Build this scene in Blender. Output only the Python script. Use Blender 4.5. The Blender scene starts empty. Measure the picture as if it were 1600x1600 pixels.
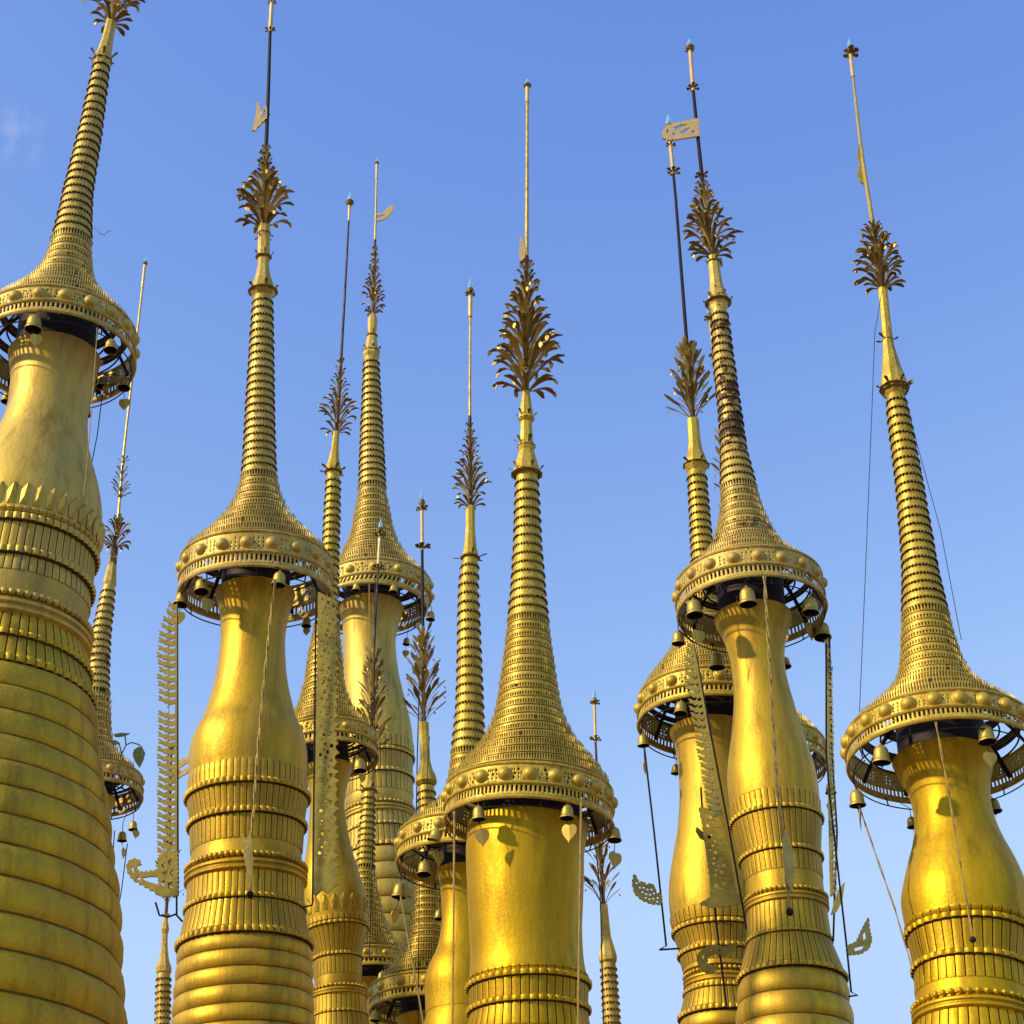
import bpy, bmesh, math, random
from mathutils import Vector, Matrix, noise
R = math.radians
random.seed(7)
scene = bpy.context.scene
COL = scene.collection

# ------------------------------------------------------------------ camera, sky, sun
F_PX = 2850.0; PITCH = 31.5; ROLL = 0.25; CAMZ = 1.6
cam_d = bpy.data.cameras.new('camera'); cam = bpy.data.objects.new('camera', cam_d); COL.objects.link(cam)
CM = Matrix.Rotation(R(90 + PITCH), 4, 'X') @ Matrix.Rotation(R(ROLL), 4, 'Z')
cam.matrix_world = Matrix.Translation((0, 0, CAMZ)) @ CM
cam_d.sensor_width = 36; cam_d.lens = F_PX / 1600 * 36; cam_d.clip_end = 2000
scene.camera = cam
CAM = Vector((0, 0, CAMZ)); R3 = CM.to_3x3(); FWD = R3 @ Vector((0, 0, -1))

SUN_AZ = 245.0; SUN_EL = 29.0            # clockwise from +Y
sd = Vector((math.sin(R(SUN_AZ)) * math.cos(R(SUN_EL)), math.cos(R(SUN_AZ)) * math.cos(R(SUN_EL)), math.sin(R(SUN_EL))))
sl = bpy.data.lights.new('sun', 'SUN'); sl.energy = 2.25; sl.angle = R(2.0); sl.color = (1.0, 0.83, 0.62)
so = bpy.data.objects.new('sun', sl); COL.objects.link(so)
so.rotation_euler = sd.to_track_quat('Z', 'Y').to_euler(); so.location = sd * 60

w = bpy.data.worlds.new('World'); scene.world = w; w.use_nodes = True
wn = w.node_tree; wn.nodes.clear()
def N(nt, t, **k):
    n = nt.nodes.new(t)
    for a, b in k.items(): setattr(n, a, b)
    return n
sky = N(wn, 'ShaderNodeTexSky', sky_type='NISHITA', sun_disc=False)
sky.sun_elevation = R(SUN_EL); sky.sun_rotation = R(SUN_AZ); sky.air_density = 1.0; sky.dust_density = 0.6; sky.ozone_density = 2.5
# colour of the sky: per-channel power and gain (clear dry evening air)
sep = N(wn, 'ShaderNodeSeparateColor'); cmb = N(wn, 'ShaderNodeCombineColor'); wn.links.new(sky.outputs[0], sep.inputs[0])
for i, (a_, pw_, mx_) in enumerate(((1.06, 1.64, 1.75), (0.88, 1.25, 2.45), (1.68, 0.585, 3.7))):
    q1 = N(wn, 'ShaderNodeMath', operation='POWER'); q1.inputs[1].default_value = pw_; wn.links.new(sep.outputs[i], q1.inputs[0])
    q2 = N(wn, 'ShaderNodeMath', operation='MULTIPLY'); q2.inputs[1].default_value = a_; wn.links.new(q1.outputs[0], q2.inputs[0])
    q3 = N(wn, 'ShaderNodeMath', operation='SMOOTH_MIN'); q3.inputs[1].default_value = mx_; q3.inputs[2].default_value = 0.5; wn.links.new(q2.outputs[0], q3.inputs[0])
    wn.links.new(q3.outputs[0], cmb.inputs[i])
# thin wisp of cloud high on the left
tc = N(wn, 'ShaderNodeTexCoord')
def raydir(px, py):
    return (R3 @ Vector(((px - 800) / F_PX, -(py - 800) / F_PX, -1))).normalized()
mp = N(wn, 'ShaderNodeMapping'); mp.inputs['Scale'].default_value = (70, 70, 34)
wn.links.new(tc.outputs['Generated'], mp.inputs[0])
nz = N(wn, 'ShaderNodeTexNoise'); nz.inputs['Scale'].default_value = 1.3; nz.inputs['Detail'].default_value = 6; nz.inputs['Roughness'].default_value = 0.6
wn.links.new(mp.outputs[0], nz.inputs[0])
dist = N(wn, 'ShaderNodeVectorMath', operation='DISTANCE'); dist.inputs[1].default_value = raydir(22, 205)
wn.links.new(tc.outputs['Generated'], dist.inputs[0])
near = N(wn, 'ShaderNodeMapRange'); near.inputs[1].default_value = 0.004; near.inputs[2].default_value = 0.024; near.inputs[3].default_value = 1; near.inputs[4].default_value = 0
wn.links.new(dist.outputs['Value'], near.inputs[0])
nr = N(wn, 'ShaderNodeMapRange'); nr.inputs[1].default_value = 0.45; nr.inputs[2].default_value = 0.75
wn.links.new(nz.outputs[0], nr.inputs[0])
mu = N(wn, 'ShaderNodeMath', operation='MULTIPLY'); wn.links.new(near.outputs[0], mu.inputs[0]); wn.links.new(nr.outputs[0], mu.inputs[1])
mu2 = N(wn, 'ShaderNodeMath', operation='MULTIPLY'); wn.links.new(mu.outputs[0], mu2.inputs[0]); mu2.inputs[1].default_value = 0.28
cl = N(wn, 'ShaderNodeMix', data_type='RGBA'); wn.links.new(mu2.outputs[0], cl.inputs[0]); wn.links.new(cmb.outputs[0], cl.inputs[6])
cl.inputs[7].default_value = (2.4, 2.5, 3.4, 1)
bg = N(wn, 'ShaderNodeBackground'); bg.inputs[1].default_value = 0.15
wn.links.new(cl.outputs[2], bg.inputs[0])
wo = N(wn, 'ShaderNodeOutputWorld'); wn.links.new(bg.outputs[0], wo.inputs[0])
scene.view_settings.view_transform = 'Standard'; scene.view_settings.look = 'None'
scene.view_settings.gamma = 1; scene.view_settings.exposure = 0.9
scene.render.engine = 'CYCLES'

# ------------------------------------------------------------------ materials
def at(px, py, Y):
    d = raydir(px, py); return CAM + d * (Y / d.y)
def material(name, col, col2, metal, rough, scale=3.0, bump=0.15, patch=None, patch_amt=0.0, patch_scale=6.0, streak=False, fine=40.0, grain=0.25, zband=None, dirt=0.0):
    m = bpy.data.materials.new(name); m.use_nodes = True; t = m.node_tree; t.nodes.clear()
    out = N(t, 'ShaderNodeOutputMaterial'); p = N(t, 'ShaderNodeBsdfPrincipled'); t.links.new(p.outputs[0], out.inputs[0])
    co = N(t, 'ShaderNodeTexCoord'); mpn = N(t, 'ShaderNodeMapping'); t.links.new(co.outputs['Object'], mpn.inputs[0])
    mpn.inputs['Scale'].default_value = (1, 1, 0.13 if streak else 1)
    n1 = N(t, 'ShaderNodeTexNoise'); n1.inputs['Scale'].default_value = scale; n1.inputs['Detail'].default_value = 8; n1.inputs['Roughness'].default_value = 0.65
    t.links.new(mpn.outputs[0], n1.inputs[0])
    r1 = N(t, 'ShaderNodeMapRange'); r1.inputs[1].default_value = 0.35; r1.inputs[2].default_value = 0.68; t.links.new(n1.outputs[0], r1.inputs[0])
    mx = N(t, 'ShaderNodeMix', data_type='RGBA'); t.links.new(r1.outputs[0], mx.inputs[0])
    mx.inputs[6].default_value = (*col, 1); mx.inputs[7].default_value = (*col2, 1)
    n2 = N(t, 'ShaderNodeTexNoise'); n2.inputs['Scale'].default_value = fine; n2.inputs['Detail'].default_value = 5; t.links.new(co.outputs['Object'], n2.inputs[0])
    g = N(t, 'ShaderNodeMapRange'); g.inputs[1].default_value = 0.3; g.inputs[2].default_value = 0.7; g.inputs[3].default_value = 1 - grain; g.inputs[4].default_value = 1.0 + grain * 0.35
    t.links.new(n2.outputs[0], g.inputs[0])
    sc = N(t, 'ShaderNodeVectorMath', operation='SCALE'); t.links.new(mx.outputs[2], sc.inputs[0]); t.links.new(g.outputs[0], sc.inputs['Scale'])
    last = sc.outputs[0]
    rr = N(t, 'ShaderNodeMapRange'); rr.inputs[3].default_value = rough - 0.07; rr.inputs[4].default_value = rough + 0.12
    rr.inputs[1].default_value = 0.3; rr.inputs[2].default_value = 0.7; t.links.new(n1.outputs[0], rr.inputs[0])
    t.links.new(rr.outputs[0], p.inputs['Roughness']); p.inputs['Metallic'].default_value = metal; p.inputs['Specular IOR Level'].default_value = 0.2
    if patch:
        n3 = N(t, 'ShaderNodeTexNoise'); n3.inputs['Scale'].default_value = patch_scale; n3.inputs['Detail'].default_value = 7; n3.inputs['Roughness'].default_value = 0.7
        t.links.new(co.outputs['Object'], n3.inputs[0])
        k = N(t, 'ShaderNodeMapRange'); k.inputs[1].default_value = 0.74 - patch_amt; k.inputs[2].default_value = 0.78 - patch_amt; t.links.new(n3.outputs[0], k.inputs[0])
        if zband:
            sx = N(t, 'ShaderNodeSeparateXYZ'); t.links.new(co.outputs['Object'], sx.inputs[0]); acc = n3.outputs[0]
            for z0, z1, amt in zband:
                a1 = N(t, 'ShaderNodeMapRange', interpolation_type='SMOOTHSTEP'); a1.inputs[1].default_value = z0 - .25; a1.inputs[2].default_value = z0 + .1
                a2 = N(t, 'ShaderNodeMapRange', interpolation_type='SMOOTHSTEP'); a2.inputs[1].default_value = z1 - .1; a2.inputs[2].default_value = z1 + .25; a2.inputs[3].default_value = amt; a2.inputs[4].default_value = 0
                t.links.new(sx.outputs[2], a1.inputs[0]); t.links.new(sx.outputs[2], a2.inputs[0])
                mm_ = N(t, 'ShaderNodeMath', operation='MULTIPLY'); t.links.new(a1.outputs[0], mm_.inputs[0]); t.links.new(a2.outputs[0], mm_.inputs[1])
                aa = N(t, 'ShaderNodeMath', operation='ADD'); t.links.new(acc, aa.inputs[0]); t.links.new(mm_.outputs[0], aa.inputs[1]); acc = aa.outputs[0]
            t.links.new(acc, k.inputs[0])
        m2 = N(t, 'ShaderNodeMix', data_type='RGBA'); t.links.new(k.outputs[0], m2.inputs[0]); t.links.new(last, m2.inputs[6]); m2.inputs[7].default_value = (*patch, 1)
        last = m2.outputs[2]
        mm = N(t, 'ShaderNodeMapRange'); mm.inputs[3].default_value = metal; mm.inputs[4].default_value = 0.0; t.links.new(k.outputs[0], mm.inputs[0]); t.links.new(mm.outputs[0], p.inputs['Metallic'])
    if dirt:
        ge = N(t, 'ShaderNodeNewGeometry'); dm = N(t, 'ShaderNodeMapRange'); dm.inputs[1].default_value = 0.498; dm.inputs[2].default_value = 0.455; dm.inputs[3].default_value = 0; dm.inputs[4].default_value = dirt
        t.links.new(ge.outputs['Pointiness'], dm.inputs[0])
        mp2 = N(t, 'ShaderNodeMapping'); t.links.new(co.outputs['Object'], mp2.inputs[0]); mp2.inputs['Scale'].default_value = (1, 1, .16)
        n4 = N(t, 'ShaderNodeTexNoise'); n4.inputs['Scale'].default_value = 9; n4.inputs['Detail'].default_value = 9; n4.inputs['Roughness'].default_value = 0.72; t.links.new(mp2.outputs[0], n4.inputs[0])
        s4 = N(t, 'ShaderNodeMapRange'); s4.inputs[1].default_value = 0.49; s4.inputs[2].default_value = 0.66; s4.inputs[3].default_value = 0; s4.inputs[4].default_value = dirt * .75; t.links.new(n4.outputs[0], s4.inputs[0])
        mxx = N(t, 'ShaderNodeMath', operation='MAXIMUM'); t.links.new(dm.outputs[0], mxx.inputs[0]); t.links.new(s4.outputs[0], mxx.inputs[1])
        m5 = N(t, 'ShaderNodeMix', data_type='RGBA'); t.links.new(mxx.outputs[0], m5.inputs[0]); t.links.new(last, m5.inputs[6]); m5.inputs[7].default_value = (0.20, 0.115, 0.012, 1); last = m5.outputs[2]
    t.links.new(last, p.inputs['Base Color'])
    ad = N(t, 'ShaderNodeMath', operation='ADD'); t.links.new(n1.outputs[0], ad.inputs[0])
    ml = N(t, 'ShaderNodeMath', operation='MULTIPLY'); t.links.new(n2.outputs[0], ml.inputs[0]); ml.inputs[1].default_value = 0.25; t.links.new(ml.outputs[0], ad.inputs[1])
    b = N(t, 'ShaderNodeBump'); b.inputs['Strength'].default_value = bump; b.inputs['Distance'].default_value = 0.03
    t.links.new(ad.outputs[0], b.inputs['Height']); t.links.new(b.outputs[0], p.inputs['Normal'])
    return m
M = {}
M['body'] = material('gold_leaf_paint', (0.72, 0.445, 0.025), (0.46, 0.30, 0.045), 0.60, 0.50, 5.0, 0.22, streak=True, dirt=0.72, grain=0.10, fine=55)
M['body_pale'] = material('pale_gold_paint', (0.74, 0.50, 0.065), (0.50, 0.36, 0.10), 0.56, 0.52, 5.0, 0.22, streak=True, dirt=0.72, grain=0.10, fine=55)
M['body_peel'] = material('flaking_gold_paint', (0.62, 0.39, 0.02), (0.46, 0.31, 0.04), 0.6, 0.5, 5.0, 0.14, grain=0.12, patch=(0.62, 0.60, 0.60), patch_amt=0.06, patch_scale=5.0, streak=True, dirt=0.72)
M['body_deep'] = material('deep_gold_paint', (0.72, 0.435, 0.008), (0.46, 0.285, 0.014), 0.62, 0.50, 5.0, 0.18, streak=True, dirt=0.72, grain=0.10, fine=55)
M['body_dull'] = material('weathered_gold_paint', (0.66, 0.42, 0.016), (0.44, 0.30, 0.03), 0.5, 0.52, 3.5, 0.35, grain=0.12, fine=45, patch=(0.55, 0.52, 0.52), patch_amt=0.045, patch_scale=4.0, streak=True, dirt=0.72)
M['sheet'] = material('gilded_sheet_metal', (0.76, 0.55, 0.125), (0.54, 0.375, 0.07), 0.32, 0.48, 9.0, 0.15, patch=(0.10, 0.05, 0.02), patch_amt=0.03, patch_scale=11.0, dirt=0.5, fine=60, grain=0.35)
M['sheet_deep'] = material('deep_gilded_sheet_metal', (0.76, 0.53, 0.075), (0.54, 0.37, 0.045), 0.38, 0.46, 9.0, 0.15, patch=(0.10, 0.05, 0.02), patch_amt=0.03, patch_scale=11.0, dirt=0.5, fine=60, grain=0.35)
_fz = lambda y: at(1130, y, 12.5).z
M['sheet_rust'] = material('rusting_gilded_sheet', (0.74, 0.53, 0.125), (0.54, 0.375, 0.08), 0.30, 0.5, 9.0, 0.2, zband=[(_fz(690), _fz(590), .20), (_fz(540), _fz(480), .15), (_fz(850), _fz(815), .13)], patch=(0.07, 0.03, 0.015), patch_amt=0.09, patch_scale=9.0, dirt=0.5, fine=60, grain=0.35)
M['recess'] = material('recess_grime_and_shade', (0.13, 0.08, 0.02), (0.07, 0.042, 0.012), 0.3, 0.6, 8, 0.2)  # flute-groove dirt, plus shade painted under lips and behind teeth
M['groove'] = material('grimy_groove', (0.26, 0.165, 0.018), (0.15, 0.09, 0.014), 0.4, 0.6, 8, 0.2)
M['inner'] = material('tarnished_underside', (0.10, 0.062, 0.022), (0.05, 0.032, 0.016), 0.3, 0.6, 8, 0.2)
M['iron'] = material('dark_iron', (0.022, 0.018, 0.016), (0.045, 0.028, 0.018), 0.4, 0.55, 10, 0.2)
M['rusty'] = material('rusty_mast', (0.10, 0.065, 0.04), (0.05, 0.03, 0.025), 0.4, 0.5, 10, 0.2)
M['leaf'] = material('gilded_leaf', (0.66, 0.49, 0.13), (0.46, 0.32, 0.07), 0.5, 0.45, 20, 0.2, patch=(0.07, 0.04, 0.02), patch_amt=0.07, patch_scale=16)
M['leaf_under'] = material('darker_gold_leaf', (0.36, 0.25, 0.055), (0.15, 0.10, 0.028), 0.4, 0.5, 20, 0.2)  # darker gold for leaf undersides, leaf edges and small cups
M['leafy'] = material('green_leaf', (0.05, 0.085, 0.02), (0.09, 0.11, 0.03), 0.0, 0.5, 20, 0.2)
M['vane'] = material('pale_gilded_vane', (0.85, 0.60, 0.25), (0.7, 0.48, 0.18), 0.35, 0.5, 20, 0.2)
M['streamer'] = material('greenish_gilded_streamer', (0.54, 0.42, 0.085), (0.36, 0.28, 0.06), 0.35, 0.5, 20, 0.2, patch=(0.06, 0.04, 0.02), patch_amt=0.06, patch_scale=14)
M['pennant'] = material('gilded_pennant', (0.52, 0.39, 0.065), (0.34, 0.255, 0.05), 0.45, 0.48, 20, 0.2, patch=(0.10, 0.07, 0.03), patch_amt=0.06, patch_scale=14)
M['rope'] = material('golden_cord', (0.55, 0.38, 0.10), (0.35, 0.24, 0.06), 0.2, 0.6, 30, 0.2)
M['bell'] = material('brass_bell', (0.60, 0.43, 0.08), (0.44, 0.31, 0.06), 0.6, 0.42, 12, 0.15)
M['earth'] = material('ground_brick', (0.20, 0.12, 0.07), (0.28, 0.18, 0.11), 0, 0.9, 1.5, 0.3)
M['plinth'] = material('limewashed_plinth', (0.55, 0.50, 0.42), (0.42, 0.36, 0.28), 0, 0.8, 2, 0.3)
g = bpy.data.materials.new('blue_crystal'); g.use_nodes = True; p = g.node_tree.nodes['Principled BSDF']
p.inputs['Base Color'].default_value = (0.55, 0.86, 0.95, 1); p.inputs['Roughness'].default_value = 0.08; p.inputs['Transmission Weight'].default_value = 0.75; p.inputs['IOR'].default_value = 1.35
M['crystal'] = g

# ------------------------------------------------------------------ object helpers
def thing(name, loc, label, cat, group=None):
    o = bpy.data.objects.new(name, None); COL.objects.link(o); o.location = loc; o.empty_display_size = 0.2
    o['label'] = label; o['category'] = cat
    if group: o['group'] = group
    return o
def part(name, bm, mats, root, parent=None, label=None, smooth=35, recalc=True, off=None):
    """bm is in world space; root is the thing's empty at its base."""
    if off is None: off = root.location
    for v in bm.verts: v.co -= off
    if recalc: bmesh.ops.recalc_face_normals(bm, faces=bm.faces)
    me = bpy.data.meshes.new(name); bm.to_mesh(me); bm.free()
    if not isinstance(mats, (list, tuple)): mats = [mats]
    for m in mats: me.materials.append(M[m])
    for f in me.polygons: f.use_smooth = smooth is not None
    if smooth is not None: me.set_sharp_from_angle(angle=R(smooth))
    o = bpy.data.objects.new(name, me); COL.objects.link(o); o.parent = parent or root
    if label: o['label'] = label
    return o
def sweep(bm, pts, rad, seg=6, mat=0):
    """tube through world points; rad number or list"""
    rings = []
    n = len(pts)
    for i, p_ in enumerate(pts):
        a = pts[max(0, i - 1)]; b = pts[min(n - 1, i + 1)]; d = (b - a).normalized()
        ref = Vector((0, 1, 0)) if abs(d.y) < 0.9 else Vector((1, 0, 0))
        u = d.cross(ref).normalized(); v = d.cross(u)
        r_ = rad[i] if isinstance(rad, (list, tuple)) else rad
        rings.append([bm.verts.new(p_ + (u * math.cos(2 * math.pi * k / seg) + v * math.sin(2 * math.pi * k / seg)) * r_) for k in range(seg)])
    for a, b in zip(rings, rings[1:]):
        for k in range(seg):
            f = bm.faces.new((a[k], a[(k + 1) % seg], b[(k + 1) % seg], b[k])); f.material_index = mat
    for r_ in (rings[0], rings[-1]):
        f = bm.faces.new(r_); f.material_index = mat
def lerp_tab(tab, y):
    if y <= tab[0][0]: 
        (a, va), (b, vb) = tab[0], tab[1]
    elif y >= tab[-1][0]:
        (a, va), (b, vb) = tab[-2], tab[-1]
    else:
        for (a, va), (b, vb) in zip(tab, tab[1:]):
            if a <= y <= b: break
    return va + (vb - va) * (y - a) / (b - a)
def smooth_tab(tab, y):
    """Catmull-Rom through (y, v)"""
    if y <= tab[0][0]: return tab[0][1]
    if y >= tab[-1][0]: return tab[-1][1] if y < tab[-1][0] + .01 else min(max(lerp_tab(tab, y), 0.5), 1e4)
    for i in range(len(tab) - 1):
        if tab[i][0] <= y <= tab[i + 1][0]: break
    y0, v0 = tab[max(0, i - 1)]; y1, v1 = tab[i]; y2, v2 = tab[i + 1]; y3, v3 = tab[min(len(tab) - 1, i + 2)]
    h = y2 - y1; t = (y - y1) / h
    m1 = (v2 - v0) / (y2 - y0) * h; m2 = (v3 - v1) / (y3 - y1) * h
    return (2 * t**3 - 3 * t**2 + 1) * v1 + (t**3 - 2 * t**2 + t) * m1 + (-2 * t**3 + 3 * t**2) * v2 + (t**3 - t**2) * m2

class Axis:
    """a stupa's own axis: where it stands (depth Y) and how it leans; measured radii become metres at that depth"""
    def __init__(s, pts, Y, td=0.0):
        s.tab = sorted([(y, x) for x, y in pts]); s.Y = Y
        h = at(800, 1200, Y); s.h = Vector((0, Y, h.z)); t = R(td); s.n = Vector((0, math.cos(t), -math.sin(t)))
        s.cache = {}; s.ut = 0.0; s.uy = 0
    def P(s, px, py):
        d = raydir(px, py); return CAM + d * ((s.h - CAM).dot(s.n) / d.dot(s.n))
    def x(s, y): return lerp_tab(s.tab, y) if len(s.tab) > 1 else s.tab[0][1]
    def c(s, y): return s.P(s.x(y), y)
    def s_(s, y): return (s.c(y) - CAM).dot(FWD) / F_PX
    def frame(s, y):
        k = round(y, 1)
        if k in s.cache: return s.cache[k]
        nrm = (s.c(y - 90) - s.c(y + 90)).normalized()
        e1 = s.n.cross(nrm).normalized(); e2 = nrm.cross(e1)
        if e2.y < 0: e2 = -e2
        if e1.x < 0: e1 = -e1
        if s.ut and y < s.uy:
            q = Matrix.Rotation(R(s.ut), 3, e1); nrm = q @ nrm; e2 = q @ e2
        s.cache[k] = (s.c(y), e1, e2, nrm, s.s_(y)); return s.cache[k]
    def pt(s, y, phi, r, up=0.0):
        c, e1, e2, nrm, sc = s.frame(y)
        return c + (e1 * math.sin(phi) - e2 * math.cos(phi)) * (r * sc) + nrm * (up * sc)    # phi=0 faces the camera
def revolve(bm, ax, prof, seg, mod=None, mats=None, wob=0.0, cap=False, ph=0.0, angs=None, colmat=None):
    rows = []
    for j, (y, r_) in enumerate(prof):
        row = []
        for k in range(seg):
            a = angs[k] if angs else 2 * math.pi * (k + ph) / seg
            rr = r_ * (mod(a, k, j) if mod else 1.0)
            v = ax.pt(y, a, rr)
            if wob:
                rr *= 1 + wob * noise.noise(v * 2.3) + wob * 0.4 * noise.noise(v * 9)
                v = ax.pt(y, a, rr)
            row.append(bm.verts.new(v))
        rows.append(row)
    for j in range(len(rows) - 1):
        for k in range(seg):
            f = bm.faces.new((rows[j][k], rows[j][(k + 1) % seg], rows[j + 1][(k + 1) % seg], rows[j + 1][k]))
            if mats: f.material_index = mats[j]
            if colmat: f.material_index = colmat(k, j)
    if cap: bm.faces.new(rows[0]); bm.faces.new(rows[-1])
    return rows
def torus(bm, ax, y, r_, t, seg=96, n=6, mat=0):
    rows = []
    for j in range(n):
        b = 2 * math.pi * j / n
        rows.append([bm.verts.new(ax.pt(y, 2 * math.pi * k / seg, r_ + t * math.cos(b), t * math.sin(b))) for k in range(seg)])
    for j in range(n):
        for k in range(seg):
            f = bm.faces.new((rows[j][k], rows[j][(k + 1) % seg], rows[(j + 1) % n][(k + 1) % seg], rows[(j + 1) % n][k])); f.material_index = mat
def dome_mesh(name, mat, seg=14, flat=0.75):
    bm = bmesh.new(); rows = []
    prof = [(1.12, 0.0), (1.1, 0.1), (0.98, 0.14)] + [(math.cos(a) * 0.95, 0.14 + math.sin(a) * flat) for a in [R(t) for t in (10, 30, 50, 70, 84)]]
    for r_, z in prof: rows.append([bm.verts.new((r_ * math.cos(2 * math.pi * k / seg), r_ * math.sin(2 * math.pi * k / seg), z)) for k in range(seg)])
    for a, b in zip(rows, rows[1:]):
        for k in range(seg): bm.faces.new((a[k], a[(k + 1) % seg], b[(k + 1) % seg], b[k]))
    bm.faces.new(rows[-1]); bmesh.ops.recalc_face_normals(bm, faces=bm.faces)
    me = bpy.data.meshes.new(name); bm.to_mesh(me); bm.free(); me.materials.append(M[mat])
    for f in me.polygons: f.use_smooth = True
    return me
STUD = {k: dome_mesh('stud', k) for k in ('sheet', 'sheet_deep', 'sheet_rust')}
def sphere_at(bm, c, r_, u=8, v=5):
    m = Matrix.Translation(c) @ Matrix.Scale(r_, 4)
    bmesh.ops.create_uvsphere(bm, u_segments=u, v_segments=v, radius=1, matrix=m)

# ------------------------------------------------------------------ parts of a stupa
def leaf(bm, base, out, up, side, reach, rise, wd, curl, th, n=6, tipw=1.0):
    top = []; bot = []; um = 0 if random.random() < .3 else 1
    for i in range(n + 1):
        t = i / n
        p_ = base + out * (reach * t) + up * (rise * (1 - (1 - t) ** 1.8) - curl * max(0, t - 0.6) ** 2 * 4.2)
        ww = wd * (0.30 + 0.80 * t ** .8) * (1 if t < 0.9 else 0.35) * (tipw if t > 0.6 else 1)
        top.append([bm.verts.new(p_ + side * ww * 0.5 + up * th), bm.verts.new(p_ + up * (th + wd * 0.10)), bm.verts.new(p_ - side * ww * 0.5 + up * th)])
        bot.append([bm.verts.new(p_ + side * ww * 0.46), bm.verts.new(p_ - side * ww * 0.46)])
    for i in range(n):
        a, b = top[i], top[i + 1]; c, d = bot[i], bot[i + 1]
        for f in ((a[0], a[1], b[1], b[0]), (a[1], a[2], b[2], b[1])): bm.faces.new(f).material_index = 0
        bm.faces.new((c[0], d[0], d[1], c[1])).material_index = um
        bm.faces.new((a[0], b[0], d[0], c[0])).material_index = 1
        bm.faces.new((a[2], c[1], d[1], b[2])).material_index = 1
def frame_dirs(ax, y, phi):
    c, e1, e2, nrm, sc = ax.frame(y)
    out = e1 * math.sin(phi) - e2 * math.cos(phi)
    return c, out, nrm, nrm.cross(out).normalized(), sc
def whorl(root, ax, y, reach, rise, wd, curl, n, rad, ph=0.0, jit=0.22, tipw=1.0, name='leaf_whorl', skip=0.06):
    bm = bmesh.new()
    for k in range(n):
        if random.random() < skip: continue
        a = 2 * math.pi * (k + ph) / n + random.uniform(-.12, .12)
        c, out, up, side, sc = frame_dirs(ax, y, a)
        j = 1 + random.uniform(-jit, jit); j2 = 1 + random.uniform(-jit, jit)
        leaf(bm, c + out * rad * sc, out, up, side, reach * j * sc, rise * j2 * sc, wd * sc * random.uniform(.85, 1.15), curl * sc * random.uniform(.6, 1.5), 0.7 * sc, tipw=tipw)
        if reach > 16 and random.random() < .4:
            tp = c + out * (rad + reach * j * .93) * sc + up * (rise * j2 * .9) * sc; e = wd * .42 * sc; tw = random.uniform(-.9, .9)
            sd_ = (Vector((math.cos(tw), math.sin(tw), 0))).normalized(); dr = (-up + out * random.uniform(-.4, .6)).normalized()
            pts_ = [tp, tp + dr * e + sd_ * e * .8, tp + dr * e * 2 + sd_ * e * .75, tp + dr * e * 3.1, tp + dr * e * 2 - sd_ * e * .75, tp + dr * e - sd_ * e * .8]
            o_ = sd_.cross(dr).normalized() * .5 * sc; va = [bm.verts.new(q + o_) for q in pts_]; vb = [bm.verts.new(q - o_) for q in pts_]
            bm.faces.new(va); bm.faces.new(vb[::-1])
            for q in range(6): bm.faces.new((va[q], vb[q], vb[(q + 1) % 6], va[(q + 1) % 6]))
    c, out, up, side, sc = frame_dirs(ax, y, 0)
    revolve(bm, ax, [(y - 1.5, rad * 0.9), (y, rad * 1.35), (y + 2, rad * 1.1)], 10, mats=[1, 1])
    return part(name, bm, ['leaf', 'leaf_under'], root, smooth=50)
def crown(root, ax, y0, y1, hw, style, nw=9, n=9, pw=1.5):
    L = y1 - y0
    for i in range(nw):
        t = i / (nw - 1)                    # 0 bottom .. 1 top
        yr = y1 - L * 0.86 * t - (0 if i else 0)
        if style == 'palm':
            env = (0.72 if i == 0 else (0.97 if i == 1 else 1.0)) * (1 - max(0, t - 0.12)) ** pw * .93 + 0.13
            whorl(root, ax, yr, hw * env, hw * (0.30 + 0.75 * (1 - t)) * (0.5 if i == 0 else 1) * 0.95, max(3.8, hw * 0.175 * (1.1 - 0.5 * t)), hw * 0.17 * (1 - t) + 1, max(6, n + 3 - int(t * 4)), 2.2, ph=0.5 * (i % 2))
        elif style == 'fan':                # one wide palm with a narrow crest above it
            if t < 0.45: env, ris = 1.0 - 0.25 * t, 0.45
            else: env, ris = 0.34, 0.3
            whorl(root, ax, yr, hw * env, hw * ris, hw * 0.2 if t < .45 else 3.2, hw * 0.22 if t < .45 else 1, n if t < .45 else 6, 2.2, ph=0.5 * (i % 2))
        else:                               # twig: thin upcurved arms with a small leaf at the tip
            env = (1 - 0.62 * t)
            whorl(root, ax, yr, hw * env * 0.95, hw * (1.0 if t < .8 else .7) * 1.05, max(2.8, hw * 0.115), -hw * 0.20, max(5, n - 2), 1.6, ph=0.5 * (i % 2), tipw=1.9, jit=0.28)
def hooks(root, ax, y, rad, reach, rise, n=6, wd=5, name='corner_petal_ring'):
    return whorl(root, ax, y, reach, rise, wd, -1.0, n, rad, ph=0.3, skip=0.1, name=name)
def mast(root, ax, ya, yb, h0, h1, mat, name='mast'):
    bm = bmesh.new(); n = max(3, int((yb - ya) / 40)); ys = [ya + (yb - ya) * i / n for i in range(n + 1)]
    sweep(bm, [ax.c(y) for y in ys], [(h0 + (h1 - h0) * i / n) * ax.s_(y) for i, y in enumerate(ys)], 8)
    return part(name, bm, mat, root)
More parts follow.
